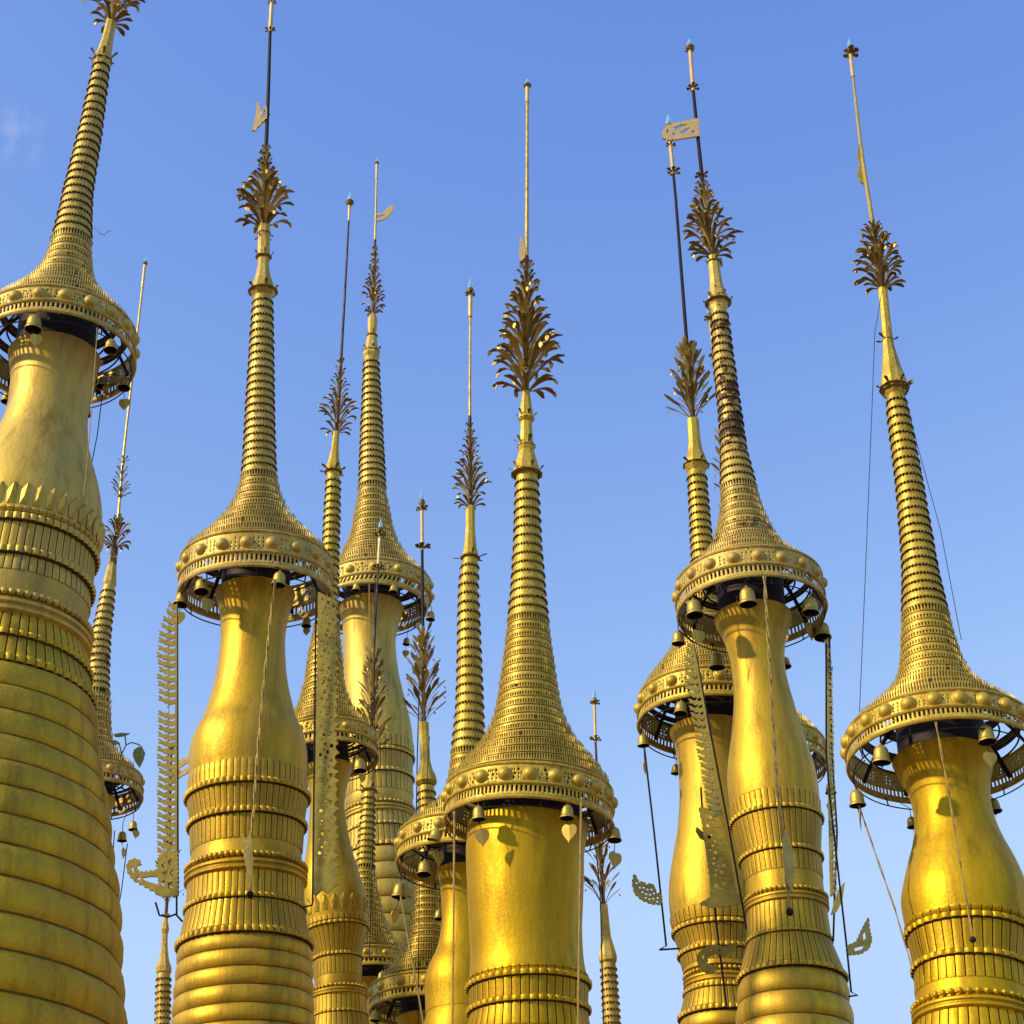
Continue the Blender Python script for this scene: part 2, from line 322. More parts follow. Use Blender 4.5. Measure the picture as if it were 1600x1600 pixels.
def crystal(root, ax, ytip, h, hw):
    bm = bmesh.new()
    revolve(bm, ax, [(ytip, 0.25), (ytip + h * .25, hw * .45), (ytip + h * .55, hw * .95), (ytip + h * .78, hw), (ytip + h, hw * .55)], 10, cap=True)
    part('crystal_bud', bm, 'crystal', root)
    bm = bmesh.new(); revolve(bm, ax, [(ytip + h * .8, hw * 1.05), (ytip + h * .95, hw * 1.5), (ytip + h * 1.08, hw * 1.3), (ytip + h * 1.25, hw * .6)], 12, cap=True)
    part('crystal_cup', bm, 'leaf_under', root)
def shaft(root, ax, prof, mat):
    bm = bmesh.new(); revolve(bm, ax, prof, 8, cap=True, ph=0.5); part('eight_sided_shaft', bm, mat, root, smooth=None)

def arc_steps(prof, step, grow=0.0):
    ys = [prof[0][0]]; y = prof[0][0]; yend = prof[-1][0]; acc = 0; pr = smooth_tab(prof, y); st = step
    while y < yend:
        y2 = min(y + 0.25, yend); r2 = smooth_tab(prof, y2); acc += max((y2 - y) * .5, (y2 - y) - .43 * max(0, r2 - pr)); pr = r2; y = y2
        if acc >= st * (1 - .33 * min(1, pr / prof[-1][1])): ys.append(y); acc = 0
    if yend - ys[-1] < 3: ys[-1] = yend
    else: ys.append(yend)
    return ys
def umbrella(root, ax, cone, yb, RR, mat, step=11.5, tooth=4.4, neck_y=None, neck_hw=None, wire=True, lod=1.0, holes=True):
    """cone: (y, radius) from the spire top down to the top of the rim band; yb: height of the rim's lower edge"""
    yt = cone[-1][0]; k = RR / 115.0; lip = 1.7 * max(0.6, k) ** 0.5
    ys = arc_steps(cone, step); split = RR * 0.37
    bm = bmesh.new(); prof = []; mats = []; rings = []
    for a, b in zip(ys, ys[1:]):
        ra, rb = smooth_tab(cone, a), smooth_tab(cone, b); h = b - a; fz = min(1, rb / (RR * .55)) if rb > RR * .25 else 0.0
        l0 = .72 - .28 * fz; l1 = l0 + .10; rl = smooth_tab(cone, a + l1 * h); lip_ = lip * (1 + .7 * fz) * random.uniform(.9, 1.12); rt = ra - .4
        rc = rl - 1.2 - 1.0 * fz; fz2 = max(rc, rb - 2.0)
        seg = [(a, rt), (a + (l0 - .03) * h, rl - .6), (a + l0 * h, rl + lip_), (a + l1 * h, rl + lip_), (a + (l1 + .01) * h, rc), (b, min(fz2, rb))]
        up = fz > .42
        if up:
            rv = .5 * (ra + rb) - .8; seg = [(a, rv - 3.6), (a + .44 * h, rv - 3.6), (a + .46 * h, rv + lip_ * .55), (a + .58 * h, rv + lip_ * .55), (a + .60 * h, rv), ((b - min(.34 * h, .36 * max(0, rb - ra))) if rb > split else b, rv + .2)]
        sm = [1, 0, 0, 0, 0] if up else [0, 0, 0, 1, 1]  # dark faces behind the teeth put the gap shadow into the colour
        if rb <= split:
            if prof: mats.append(0)
            prof += seg; mats += sm
        else: rings.append((seg, sm))
        # row of little teeth below the lip
        n = max(10, int(2 * math.pi * rb / tooth)); y1_, y2_ = a + (l1 - .02) * h, a + 1.0 * h; r1_ = rl + lip_; r2_ = max(rl + lip_ * 1.45, rb + lip * .8)
        if up: y1_, y2_ = a + .50 * h, a - .04 * h; r1_ = rv + lip_ * .55; r2_ = rv + 2.0
        bent = random.uniform(0, 6.28)
        for q in range(n):
            if random.random() < 0.014: continue
            p0 = 2 * math.pi * q / n; wd_ = 2 * math.pi / n * .58; r2q = r2_ + random.uniform(-.5, .7) + (1.6 if abs((p0 - bent + 3.14) % 6.28 - 3.14) < .12 else 0)
            def quad(d): return [ax.pt(y1_, p0, r1_ - d), ax.pt(y1_, p0 + wd_, r1_ - d), ax.pt(y2_, p0 + wd_ * .78, r2q - d), ax.pt(y2_, p0 + wd_ * .22, r2q - d)]
            v = [bm.verts.new(t) for t in quad(0)]; u = [bm.verts.new(t) for t in quad(.75)]
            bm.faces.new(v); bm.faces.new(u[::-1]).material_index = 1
            for i in range(4): bm.faces.new((v[i], u[i], u[(i + 1) % 4], v[(i + 1) % 4]))
    rim = [r for _, r in prof]
    revolve(bm, ax, prof, int(72 * lod), mats=mats, wob=0.006)
    for seg, sm in rings: revolve(bm, ax, seg, int(96 * lod), mats=sm, wob=0.004)
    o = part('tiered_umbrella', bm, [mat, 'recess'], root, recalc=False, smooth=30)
    # dark inside
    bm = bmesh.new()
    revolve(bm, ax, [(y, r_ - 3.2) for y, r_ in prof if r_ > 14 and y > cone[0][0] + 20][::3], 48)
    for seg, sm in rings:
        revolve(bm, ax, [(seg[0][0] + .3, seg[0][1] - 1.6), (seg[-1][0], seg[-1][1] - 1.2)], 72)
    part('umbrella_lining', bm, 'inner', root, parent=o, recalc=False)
    # rim band with holes
    bm = bmesh.new(); H = yb - yt
    ns = max(30, int(2 * math.pi * RR / 7.0)); nu = ns * 4; nst = max(12, round(2 * math.pi * RR / 39))
    fr = [0, .05, .11, .17, .23, .29, .35, .41, .47, .53, .57, .60, .66, .84, .89, 1.0] if holes else [0, .05, .3, .55, .60, .66, .84, .89, 1.0]
    rr = [RR * (0.985 + 0.02 * f) for f in fr]
    rows = [[bm.verts.new(ax.pt(yt + H * f, 2 * math.pi * q / nu, r_)) for q in range(nu)] for f, r_ in zip(fr, rr)]
    rnd = random.Random(int(RR * 10 + yb))
    dens = rnd.choice([1, 2])
    for j in range(len(fr) - 1):
        for q in range(nu):
            f0 = fr[j]; drop = False
            if abs(f0 - .66) < 1e-6: drop = (q % 4) in (0, 1)
            elif holes and 0.10 < f0 < 0.56:
                st = (q / nu * nst) % 1.0; near_s = min(st, 1 - st)
                pat = ((q + 2 * (j % 2)) % 4 == 0) or (dens == 2 and (q + j) % 5 == 0)
                drop = pat and j % 2 == 1 and near_s > .27 and rnd.random() < .85
            if rnd.random() < 0.003: drop = True
            if not drop: bm.faces.new((rows[j][q], rows[j][(q + 1) % nu], rows[j + 1][(q + 1) % nu], rows[j + 1][q]))
    for f, t, d in ((0, 1.5, 0), (.59, 1.3, 0.9), (1.0, 1.7, 0)):
        torus(bm, ax, yt + H * f, RR * (0.985 + .02 * f) + d, t * max(.6, k), seg=int(110 * lod), n=6)
    rb_ = part('rim_band', bm, [mat, 'inner'], root, parent=o, smooth=40, recalc=False)
    md = rb_.modifiers.new('thickness', 'SOLIDIFY'); md.thickness = 0.9 * ax.s_(yb); md.offset = 1 ; md.material_offset = 0
    # domed studs around the band, each its own
    sy = yt + H * 0.32; c, e1, e2, nrm, sc = ax.frame(sy)
    for q in range(nst):
        a = 2 * math.pi * (q + 0.0) / nst; out = e1 * math.sin(a) - e2 * math.cos(a)
        s = bpy.data.objects.new('stud', STUD[mat]); COL.objects.link(s); s.parent = o
        t_ = out.cross(nrm).normalized(); mt = Matrix((t_, nrm, out)).transposed().to_4x4()
        rad_ = RR * 0.078 * sc
        s.matrix_local = Matrix.Translation(c + out * RR * 0.992 * sc - root.location) @ mt @ Matrix.Scale(rad_, 4)
    # iron hub, arms and rim wire
    bm = bmesh.new(); hub = (neck_hw or RR * .5) * 0.86
    ytop = next((y for y in [yt - q for q in range(0, 200, 2)] if smooth_tab(cone, y) < hub + 3), yt - 30)
    revolve(bm, ax, [(ytop, hub * .8), (ytop + 4, hub), (neck_y - 1 if neck_y else yb, hub)], 32, cap=True)
    part('hub_drum', bm, 'iron', root, parent=o)
    for q in range(10):
        a = 2 * math.pi * (q + .35) / 10; bm = bmesh.new()
        pts = []
        for i in range(7):
            t = i / 6; r_ = hub * .9 + (RR * .97 - hub * .9) * t; y = (ytop + (yt - ytop) * 0.35) + (yt + H * .8 - (ytop + (yt - ytop) * .35)) * (t ** 1.6)
            pts.append(ax.pt(y, a, r_))
        c, out, up, side, sc = frame_dirs(ax, yb, a)
        w2 = 3.4 * k * sc; h2 = 1.6 * sc; rws = []
        for p_ in pts: rws.append([bm.verts.new(p_ + side * w2 + up * h2), bm.verts.new(p_ - side * w2 + up * h2), bm.verts.new(p_ - side * w2 - up * h2), bm.verts.new(p_ + side * w2 - up * h2)])
        for A_, B_ in zip(rws, rws[1:]):
            for i in range(4): bm.faces.new((A_[i], A_[(i + 1) % 4], B_[(i + 1) % 4], B_[i]))
        bm.faces.new(rws[0]); bm.faces.new(rws[-1])
        part('umbrella_arm', bm, 'iron', root, parent=o)
    if wire:
        bm = bmesh.new(); torus(bm, ax, yb + 11 * k, RR * .97, 1.1, seg=80, n=5)
        for q in range(9):
            a = 2 * math.pi * (q + .2) / 9; sweep(bm, [ax.pt(yb, a, RR * .985), ax.pt(yb + 11 * k, a, RR * .97)], 1.2 * ax.s_(yb), 5)
        part('rim_wire', bm, 'iron', root, parent=o)
    bm = bmesh.new(); torus(bm, ax, yt + 3, RR * .62, 1.6, seg=64, n=5); torus(bm, ax, yt + H * .3, RR * .82, 1.5, seg=64, n=5)
    part('inner_hoop', bm, 'iron', root, parent=o)
    return o

def body(root, ax, S, mat):
    """neck, fluted collars, bead band, ringed drum and the unseen lower bell down to the plinth"""
    nk = S['neck']; y0, yn = nk[0][0], nk[-1][0]
    bm = bmesh.new(); prof = [(y0 - 1, nk[0][1] * .6), (y0 - 1, nk[0][1] * .97)]
    yy = y0
    while yy < yn: prof.append((yy, smooth_tab(nk, yy))); yy += 5
    prof.append((yn, nk[-1][1]))
    revolve(bm, ax, prof, 96, wob=0.012); part('vase_neck', bm, mat, root, smooth=50, recalc=True)
    if 'lips' not in S: 
        return low(root, ax, yn, nk[-1][1], mat, S)
    (y1, h1), (y2, h2), (yw, hw), (ybd, hb), (y3, h3), (y4, h4) = S['lips']; k = h1 / 95.0; foot = S.get('foot', (yn - 45 * k, None))
    n = S.get('flutes', 40); US = (0, .065, .16, .32, .5, .68, .84, .935); sub = len(US)
    angs = [2 * math.pi * (i + u) / n for i in range(n) for u in US]
    def flute(amp, lipset):
        def m(a, q, j):
            u = US[q % sub]; d = min(u, 1 - u)             # distance to the groove at u=0
            gr = 1 - amp * (1.8 if d < .01 else 0) + amp * 0.3 * math.sin(math.pi * u)
            if j in lipset: gr = 1 - 0.020 + 0.040 * math.sin(math.pi * u) ** .6
            return gr
        return m
    # upper collar (flares upward)
    f0 = S.get('fl0', 24) * k
    pf = [(yn - f0, smooth_tab(nk, yn - f0) - .3), (yn - f0 * .85, smooth_tab(nk, yn - f0 * .85) + 1.8 * k), (yn - f0 * .45, smooth_tab(nk, yn - f0 * .45) + 2.2 * k), (y1 - 9 * k, nk[-1][1] + 1), (y1 - 7 * k, h1 - 5 * k),
          (y1 - 4 * k, h1 - .5 * k), (y1, h1), (y1 + 3 * k, h1 - .8 * k), (y1 + 5 * k, h1 - 4.6 * k), (y2 - 11 * k, h2 - 4.5 * k), (y2 - 7 * k, h2 - 4.6 * k), (y2 - 4 * k, h2 - .8 * k), (y2, h2), (y2 + 3 * k, h2 - .8 * k),
          (y2 + 5 * k, h2 - 4.6 * k), (yw - 3 * k, hw + .6 * k), (yw, hw)]
    bm = bmesh.new(); revolve(bm, ax, pf, n * sub, mod=flute(0.024, (5, 6, 7, 11, 12, 13)), wob=0.009, angs=angs, colmat=lambda q, j: 1 if (j in (7, 13) or (q % sub in (0, sub - 1) and j not in (4, 5, 6, 10, 11, 12))) else 0)  # grimy flute grooves; the row below each lip is painted as its shadow
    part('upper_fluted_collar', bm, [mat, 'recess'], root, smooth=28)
    if S.get('relief'):
        bm = bmesh.new(); ya_, yb2 = S['relief']; m_ = int(n * .62)
        for q in range(m_):
            a = 2 * math.pi * (q + .2) / m_; dA = math.pi / m_ * .8; ym = ya_ + (yb2 - ya_) * .45
            rf = lambda y: smooth_tab(nk, min(y, yn))
            pts_ = [ax.pt(ya_, a + .03, rf(ya_) + .4), ax.pt(ym, a - dA, rf(ym) + .6), ax.pt(yb2, a - dA * .7, rf(yb2) + .8), ax.pt(yb2, a + dA * .7, rf(yb2) + .8), ax.pt(ym, a + dA, rf(ym) + .6)]
            ctr = bm.verts.new(ax.pt((ym + yb2) / 2, a, rf(ym) + 5 * k)); tip = bm.verts.new(ax.pt(ya_ + 4 * k, a + .02, rf(ya_) + 5.5 * k))
            v = [bm.verts.new(p_) for p_ in pts_]
            for i in range(5): bm.faces.new((v[i], v[(i + 1) % 5], ctr if i not in (0, 4) else ctr))
            bm.faces.new((v[0], v[1], tip)); bm.faces.new((v[4], v[0], tip)); bm.faces.new((v[1], ctr, tip)); bm.faces.new((ctr, v[4], tip))
        part('relief_petals', bm, mat, root, smooth=30, recalc=False)
    bm = bmesh.new(); yt = ybd + 7 * k; b2 = yt + 17 * k
    revolve(bm, ax, [(yw, hw - .3), (ybd - 8 * k, hw - .2), (ybd - 5 * k, hb - 7 * k), (ybd + 5 * k, hb - 5 * k), (yt, hb - 1.5 * k), (yt + 2 * k, hb + .5 * k), (yt + 5 * k, hb + .6 * k), (yt + 7 * k, hb - 1.8 * k), (yt + 9 * k, hb - 1.8 * k),
                     (yt + 11 * k, hb + .6 * k), (yt + 14 * k, hb + .4 * k), (b2, hb - 4.5 * k)], 96, wob=0.006)
    cf = part('moulded_cornice', bm, mat, root, smooth=35)
    bm = bmesh.new(); nb = int(n * 1.15)
    for q in range(nb):
        a = 2 * math.pi * q / nb; sphere_at(bm, ax.pt(ybd - random.uniform(-.4, .4), a, hb - 3.2 * k), 5.0 * k * ax.s_(ybd))
    torus(bm, ax, ybd, hb - 5.2 * k, 2.2 * k, seg=96, n=6)
    part('bead_row', bm, mat, root, parent=cf, smooth=60)
    pf = [(b2, hb - 4.8 * k), (y3 - 10 * k, h3 - 3.6 * k), (y3 - 6 * k, h3 - 3.2 * k), (y3 - 4 * k, h3 - .6 * k), (y3, h3), (y3 + 2 * k, h3 - .6 * k), (y3 + 4 * k, h3 - 2.4 * k), (y4 - 14 * k, h4 - 6.5 * k), (y4 - 9 * k, h4 - 5 * k), (y4 - 5 * k, h4 - .8 * k),
          (y4, h4), (y4 + 3 * k, h4 - .6 * k), (y4 + 5 * k, h4 - 7 * k)]
    bm = bmesh.new(); revolve(bm, ax, pf, n * sub, mod=flute(0.024, (3, 4, 5, 9, 10, 11)), wob=0.009, angs=angs, colmat=lambda q, j: 1 if (j in (5, 11) or (q % sub in (0, sub - 1) and j not in (2, 3, 4, 8, 9, 10))) else 0)  # lip shadow painted on the rows just beneath, dirt in the grooves
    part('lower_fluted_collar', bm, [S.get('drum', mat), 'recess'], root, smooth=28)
    rg = S['rings']; st = S.get('rstep', 25); rr_ = random.Random(int(y4)); yy = y4 + 4 * k; prof = [(yy - 1, h4 - 8 * k)]; i = 0
    g = S.get('rgrow', 1.0)
    while yy < rg[-1][0]:
        for t in (0.0, .05, .14, .28, .45, .62, .78, .9, .97):
            y = yy + st * t; e = smooth_tab(rg, y) if y > rg[0][0] else rg[0][1]
            prof.append((y, e + st * (0.19 * math.sin(math.pi * min(1, t * .97 + .02)) ** .5 - 0.12)))
        yy += st; st *= g * rr_.uniform(.94, 1.06)
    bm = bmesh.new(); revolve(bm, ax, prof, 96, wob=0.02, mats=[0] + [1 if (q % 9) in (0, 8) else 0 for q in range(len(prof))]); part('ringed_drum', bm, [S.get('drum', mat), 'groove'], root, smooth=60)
    low(root, ax, prof[-1][0], prof[-1][1], mat, S)
def low(root, ax, y, hw, mat, S):
    """bell and stepped plinth below the picture, in metres"""
    c = ax.c(y); r0 = hw * ax.s_(y); base = root.location; spread = S.get('spread', 0.5)
    z0 = c.z; zp = 1.0; bm = bmesh.new(); rows = []; seg = 64; nr = 12
    pr = [(z0 + .004, r0)]
    for i in range(nr):
        for t in (.06, .3, .6, .85, 1.0):
            u = (i + t) / nr; pr.append((z0 + (zp - z0) * u, r0 + spread * u ** 1.6 + (0.035 * math.sin(math.pi * t) - .012)))
    for z, r_ in pr:
        u = (z0 - z) / (z0 - zp); cx = c.x + (base.x - c.x) * u
        rows.append([bm.verts.new((cx + r_ * math.sin(2 * math.pi * q / seg), ax.Y + (c.y - ax.Y) * (1 - u) - r_ * math.cos(2 * math.pi * q / seg), z)) for q in range(seg)])
    for a, b in zip(rows, rows[1:]):
        for q in range(seg): bm.faces.new((a[q], a[(q + 1) % seg], b[(q + 1) % seg], b[q]))
    part('ringed_bell', bm, mat, root, smooth=60)
    bm = bmesh.new(); rb = r0 + spread
    for i in range(4):
        s = rb + .06 + .07 * i; z1 = zp - i * .25; z2 = zp - (i + 1) * .25; v = []
        for z in (z2, z1 + (0.02 if i == 0 else 0.0)):
            for q in range(8):
                a = 2 * math.pi * (q + .5) / 8; v.append(bm.verts.new((base.x + s * 1.08 * math.sin(a), ax.Y + s * 1.08 * math.cos(a), z)))
        for q in range(8): bm.faces.new((v[q], v[(q + 1) % 8], v[8 + (q + 1) % 8], v[8 + q]))
        bm.faces.new(v[8:]); bm.faces.new(v[:8])
    part('stepped_plinth', bm, 'plinth', root, smooth=None)

STU = {}
def stupa(key, label, axp, Y, td, S):
    ax = Axis(axp, Y, td); lo = ax.c(1650)
    root = thing('golden_stupa', Vector((lo.x, Y, 0)), label, 'stupa', 'golden stupas of the cluster')
    mat = S.get('mat', 'body'); sh = S.get('sheet', 'sheet')
    if 'neck' in S: body(root, ax, S, mat)
    if 'ut' in S: ax.ut = S['ut']; ax.uy = 5000; ax.cache.clear()
    cone = S['cone']; yb, RR = S['rim']
    nk = S.get('neck')
    umbrella(root, ax, cone, yb, RR, sh, step=S.get('step', 11.5), tooth=S.get('tooth', 4.4), neck_y=nk[0][0], neck_hw=nk[0][1], wire=S.get('wire', True), lod=S.get('lod', 1.0), holes=S.get('holes', True))
    if 'shaft' in S: shaft(root, ax, S['shaft'], sh)
    for h in S.get('hooks', []): hooks(root, ax, *h)
    if 'crown' in S: crown(root, ax, *S['crown'])
    for m in S.get('masts', []): mast(root, ax, *m)
    for y, r_ in S.get('cups', []):
        whorl(root, ax, y, r_, r_ * .5, r_ * .8, r_ * .2, 6, 2.0, name='petal_cup', skip=0)
    if 'crystal' in S: crystal(root, ax, *S['crystal'])
    STU[key] = dict(root=root, ax=ax, rim=(yb, RR), S=S)
    return root, ax

def auto_neck(yt, R_, nk, bu, L):
    """vase neck: top rim at yt"""
    return [(yt, nk * 1.28), (yt + .1 * L, nk * 1.1), (yt + .24 * L, nk), (yt + .42 * L, nk * 1.02), (yt + .58 * L, nk * 1.2), (yt + .72 * L, nk + (bu - nk) * .75), (yt + .84 * L, bu), (yt + 1.0 * L, bu * .985), (yt + 1.08 * L, bu * .985)]
def auto_cone(ytop, htop, yt, R_):
    L = yt - ytop; k = R_ / 115.0
    t = [(ytop, htop)]
    f = [(1.55, .21), (1.13, .25), (.87, .32), (.66, .42), (.45, .58), (.32, .70), (.19, .82), (.085, .92), (0, .985)]
    for a, b in f:
        y = yt - a * R_
        if y > ytop + 12: t.append((y, max(b * R_, htop + (y - ytop) / L * 4)))
    return t

# ------------------------------------------------------------------ the setting
bm = bmesh.new()
for p_ in ((-400, -400), (400, -400), (400, 400), (-400, 400)): bm.verts.new((p_[0], p_[1], 0))
bm.faces.new(bm.verts); me = bpy.data.meshes.new('ground'); bm.to_mesh(me); bm.free(); me.materials.append(M['earth'])
go = bpy.data.objects.new('ground', me); COL.objects.link(go); go['kind'] = 'structure'

# ------------------------------------------------------------------ the stupas
stupa('A', 'largest golden stupa, cut by the left edge of the photo, with broad ringed drum',
      [(192, -60), (181, 0), (172, 45), (160, 95), (142, 200), (122, 300), (109, 400), (100, 440), (87, 540), (82, 600), (68, 682), (56, 750), (28, 900), (10, 1000), (-44, 1300), (-98, 1600)], 9.5, 0,
      dict(mat='body_pale', drum='body_dull', neck=[(560, 71), (580, 67), (600, 64), (640, 62), (665, 65), (690, 71), (720, 83), (750, 96), (780, 107), (810, 113), (840, 114), (856, 114)],
           lips=[(866, 119), (916, 121), (945, 118), (983, 131), (1048, 140), (1092, 155)], fl0=6, relief=(812, 846), rings=[(1095, 156), (1200, 184), (1300, 215), (1400, 243), (1500, 269), (1600, 292), (1700, 312)], rstep=38, rgrow=1.035, flutes=60, spread=.75,
           cone=[(95, 11.5), (200, 17), (300, 22), (360, 28), (400, 33), (430, 41), (455, 54), (478, 72), (495, 90), (508, 105), (521, 119)], rim=(561, 123), step=12.5,
           shaft=[(30, 8), (60, 9), (80, 11), (90, 14), (96, 15), (101, 12)], hooks=[(96, 12, 10, 12, 6, 6)], crown=(-110, 38, 42, 'palm', 9, 10), masts=[(-330, -100, 2.6, 3, 'iron'), (-105, 34, 3, 4, 'rusty')], crystal=(-345, 14, 4)))
stupa('B', 'second large golden stupa from the left, dark mast with pale flag, cord down its neck',
      [(427, -20), (425, 0), (422, 50), (419, 155), (416, 220), (413, 350), (411, 450), (406, 650), (404, 780), (399, 930), (395, 1000), (392, 1090), (388.5, 1170), (387, 1250), (385, 1350), (382, 1480), (380, 1600)], 11.5, -3,
      dict(mat='body', neck=[(928, 62), (950, 56), (975, 51.5), (1000, 50), (1025, 51.5), (1050, 54), (1075, 58.5), (1100, 65), (1125, 73), (1150, 85), (1175, 91), (1200, 91.5), (1220, 90), (1240, 91)],
           lips=[(1250, 97.5), (1294, 93), (1335, 86), (1361, 95), (1425, 95), (1480, 107)], flutes=56, rings=[(1484, 103), (1500, 105), (1600, 111), (1700, 119)], rstep=25, spread=.6,
           ut=3.5, cone=[(463, 14), (480, 15.5), (570, 19), (650, 22), (700, 24), (750, 28), (780, 36), (802, 46), (822, 60), (838, 74), (853, 89), (866, 104), (877, 115)], rim=(930, 118), step=12.2,
           shaft=[(352, 9.5), (400, 10), (415, 9), (435, 13), (450, 19), (457, 21), (461, 17), (465, 13)], hooks=[(456, 18, 9, 8, 6, 6), (402, 10, 6, 7, 5, 5), (365, 8, 8, -8, 6, 5)], crown=(222, 358, 46, 'palm', 11, 9, 2.3),
           masts=[(50, 225, 2.4, 3.2, 'iron'), (2, 50, 3.3, 3.3, 'vane', 'gilded_mast_tip'), (-60, 2, 2.5, 2.5, 'vane', 'gilded_mast_tip'), (222, 355, 3, 4, 'rusty')], cups=[(5, 5), (48, 6), (180, 3)], crystal=(-75, 14, 5)))
stupa('D', 'golden stupa in the middle front, with a wide drum-like neck and a tall straight spire',
      [(824, 125), (823, 400), (822, 620), (823, 740), (825, 900), (826, 1100), (828, 1200), (826, 1290), (820, 1330), (821, 1450), (826, 1540), (827, 1700)], 9.5, -2.5,
      dict(mat='body_deep', sheet='sheet_deep', neck=[(1292, 94), (1310, 93), (1350, 92), (1400, 90.5), (1450, 88.5), (1480, 88), (1505, 89), (1528, 92), (1535, 92)],
           lips=[(1543, 98), (1582, 97), (1622, 97), (1650, 106), (1700, 107), (1750, 118)], fl0=6, rings=[(1754, 114), (1850, 122)], rstep=27, spread=.55, flutes=43,
           ut=1.0, cone=[(745, 17), (800, 19), (860, 22), (960, 30), (1040, 40), (1100, 49), (1128, 56), (1155, 68), (1172, 78), (1190, 93), (1207, 107), (1222, 119), (1236, 128)], rim=(1288, 131), step=14.5, tooth=4.2,
           shaft=[(612, 6), (640, 10), (656, 13), (660, 9), (690, 11), (700, 14), (705, 12), (725, 18), (738, 22), (744, 18), (748, 15)], hooks=[(742, 19, 8, 13, 6, 6), (698, 11, 9, 12, 6, 6), (655, 10, 7, 10, 6, 5)], crown=(395, 614, 54, 'palm', 15, 9, 1.3),
           masts=[(135, 400, 2.2, 3.4, 'leaf'), (130, 160, 3.2, 3.2, 'vane', 'gilded_mast_tip'), (395, 612, 3.2, 4.5, 'rusty')], cups=[(410, 5)], crystal=(122, 12, 4.5)))
stupa('F', 'golden stupa right of centre with rust eaten spire and square flag on its mast',
      [(1078, 75), (1083, 140), (1094, 250), (1105, 350), (1115, 410), (1123, 480), (1130, 560), (1140, 640), (1147, 710), (1156, 780), (1166, 860), (1172, 940), (1178, 975), (1184, 1040), (1193, 1100), (1203, 1190), (1213, 1280), (1228, 1410), (1238, 1535), (1243, 1620)], 12.5, 1,
      dict(mat='body', sheet='sheet_rust', neck=[(966, 61), (978, 57), (990, 52), (1000, 48), (1025, 43), (1050, 41.5), (1075, 43), (1100, 46.5), (1125, 51), (1150, 56), (1175, 62), (1200, 67.5), (1225, 70), (1250, 70), (1275, 68)],
           lips=[(1286, 73), (1345, 66), (1378, 61), (1408, 66), (1474, 68), (1532, 86)], rings=[(1536, 83), (1560, 86), (1600, 90), (1700, 98)], rstep=36, spread=.6, flutes=44,
           cone=[(484, 12), (500, 13), (575, 16), (650, 17.5), (700, 20), (750, 26), (800, 33), (835, 44), (855, 52), (875, 66), (890, 80), (902, 95), (912, 110)], rim=(957, 115), step=12.5,
           shaft=[(402, 8.5), (412, 9), (440, 10), (455, 12), (468, 17), (474, 18), (480, 14), (486, 12)], hooks=[(474, 16, 8, 9, 6, 6), (410, 8, 6, 5, 6, 4)], crown=(275, 402, 40, 'palm', 10, 9, 1.2),
           masts=[(140, 280, 2.6, 3.2, 'iron'), (76, 142, 3, 3, 'vane', 'gilded_mast_tip'), (275, 402, 3, 4, 'rusty')], cups=[(80, 5), (138, 8), (275, 8)], crystal=(60, 15, 5)))
stupa('H', 'golden stupa at the right edge, leaning spire held by two thin guy wires',
      [(1328, 75), (1345, 230), (1362, 340), (1377, 430), (1380, 460), (1388, 540), (1397, 605), (1404, 650), (1420, 750), (1433, 850), (1450, 1000), (1462, 1080), (1470, 1170), (1484, 1240), (1494, 1300), (1503, 1360), (1512, 1440), (1518, 1519), (1524, 1600)], 9, 3,
      dict(mat='body_deep', sheet='sheet_deep', neck=[(1188, 79), (1205, 74), (1225, 66), (1245, 62), (1265, 60.5), (1290, 63), (1320, 71), (1345, 81), (1375, 91), (1405, 98), (1430, 98), (1455, 95)],
           lips=[(1465, 99), (1519, 93), (1557, 89), (1580, 97), (1640, 100), (1700, 114)], flutes=38, fl0=6, rings=[(1704, 110), (1800, 120)], rstep=28, spread=.6,
           cone=[(618, 13), (650, 16.5), (750, 20), (850, 24.5), (900, 28), (950, 34), (1000, 41), (1050, 51), (1075, 63), (1097, 80), (1115, 100), (1132, 121), (1147, 142)], rim=(1190, 147), step=13.5, tooth=5,
           shaft=[(452, 7.5), (500, 7.5), (528, 8.5), (540, 9), (570, 14), (595, 20), (608, 21.5), (616, 16), (621, 12)], hooks=[(608, 18, 11, 8, 6, 6), (532, 7, 10, 6, 5, 6), (612, 16, 20, -4, 3, 6)], crown=(345, 452, 39, 'palm', 9, 10, .8),
           masts=[(118, 350, 2.0, 3.6, 'leaf'), (82, 120, 3.2, 3, 'vane', 'gilded_mast_tip'), (345, 452, 3.5, 5, 'rusty')], cups=[(86, 12)], crystal=(60, 19, 4.5)))
stupa('G', 'golden stupa with slim vase neck, half hidden behind the left of the middle stupa',
      [(735, 435), (734, 640), (735, 800), (735, 870), (732, 920), (733, 1000), (734, 1100), (731, 1200), (727, 1300), (724, 1400), (724, 1600)], 14, -1,
      dict(mat='body_deep', sheet='sheet_deep', neck=auto_neck(1362, 105, 34, 60, 205) , spread=.5,
           cone=[(874, 12), (900, 14), (1000, 17.5), (1100, 21), (1175, 26), (1225, 31), (1250, 38), (1267, 50), (1283, 66), (1296, 84), (1308, 101)], rim=(1350, 105), step=15,
           shaft=[(792, 7.5), (830, 8), (855, 10), (868, 13), (876, 10)], hooks=[(872, 12, 16, 5, 6, 4)], crown=(650, 794, 28, 'palm', 11, 8),
           masts=[(465, 655, 1.6, 2.4, 'leaf'), (460, 495, 3.4, 3.4, 'vane', 'gilded_mast_tip'), (650, 794, 2.6, 4, 'rusty')], cups=[(462, 7)], crystal=(433, 22, 4)))
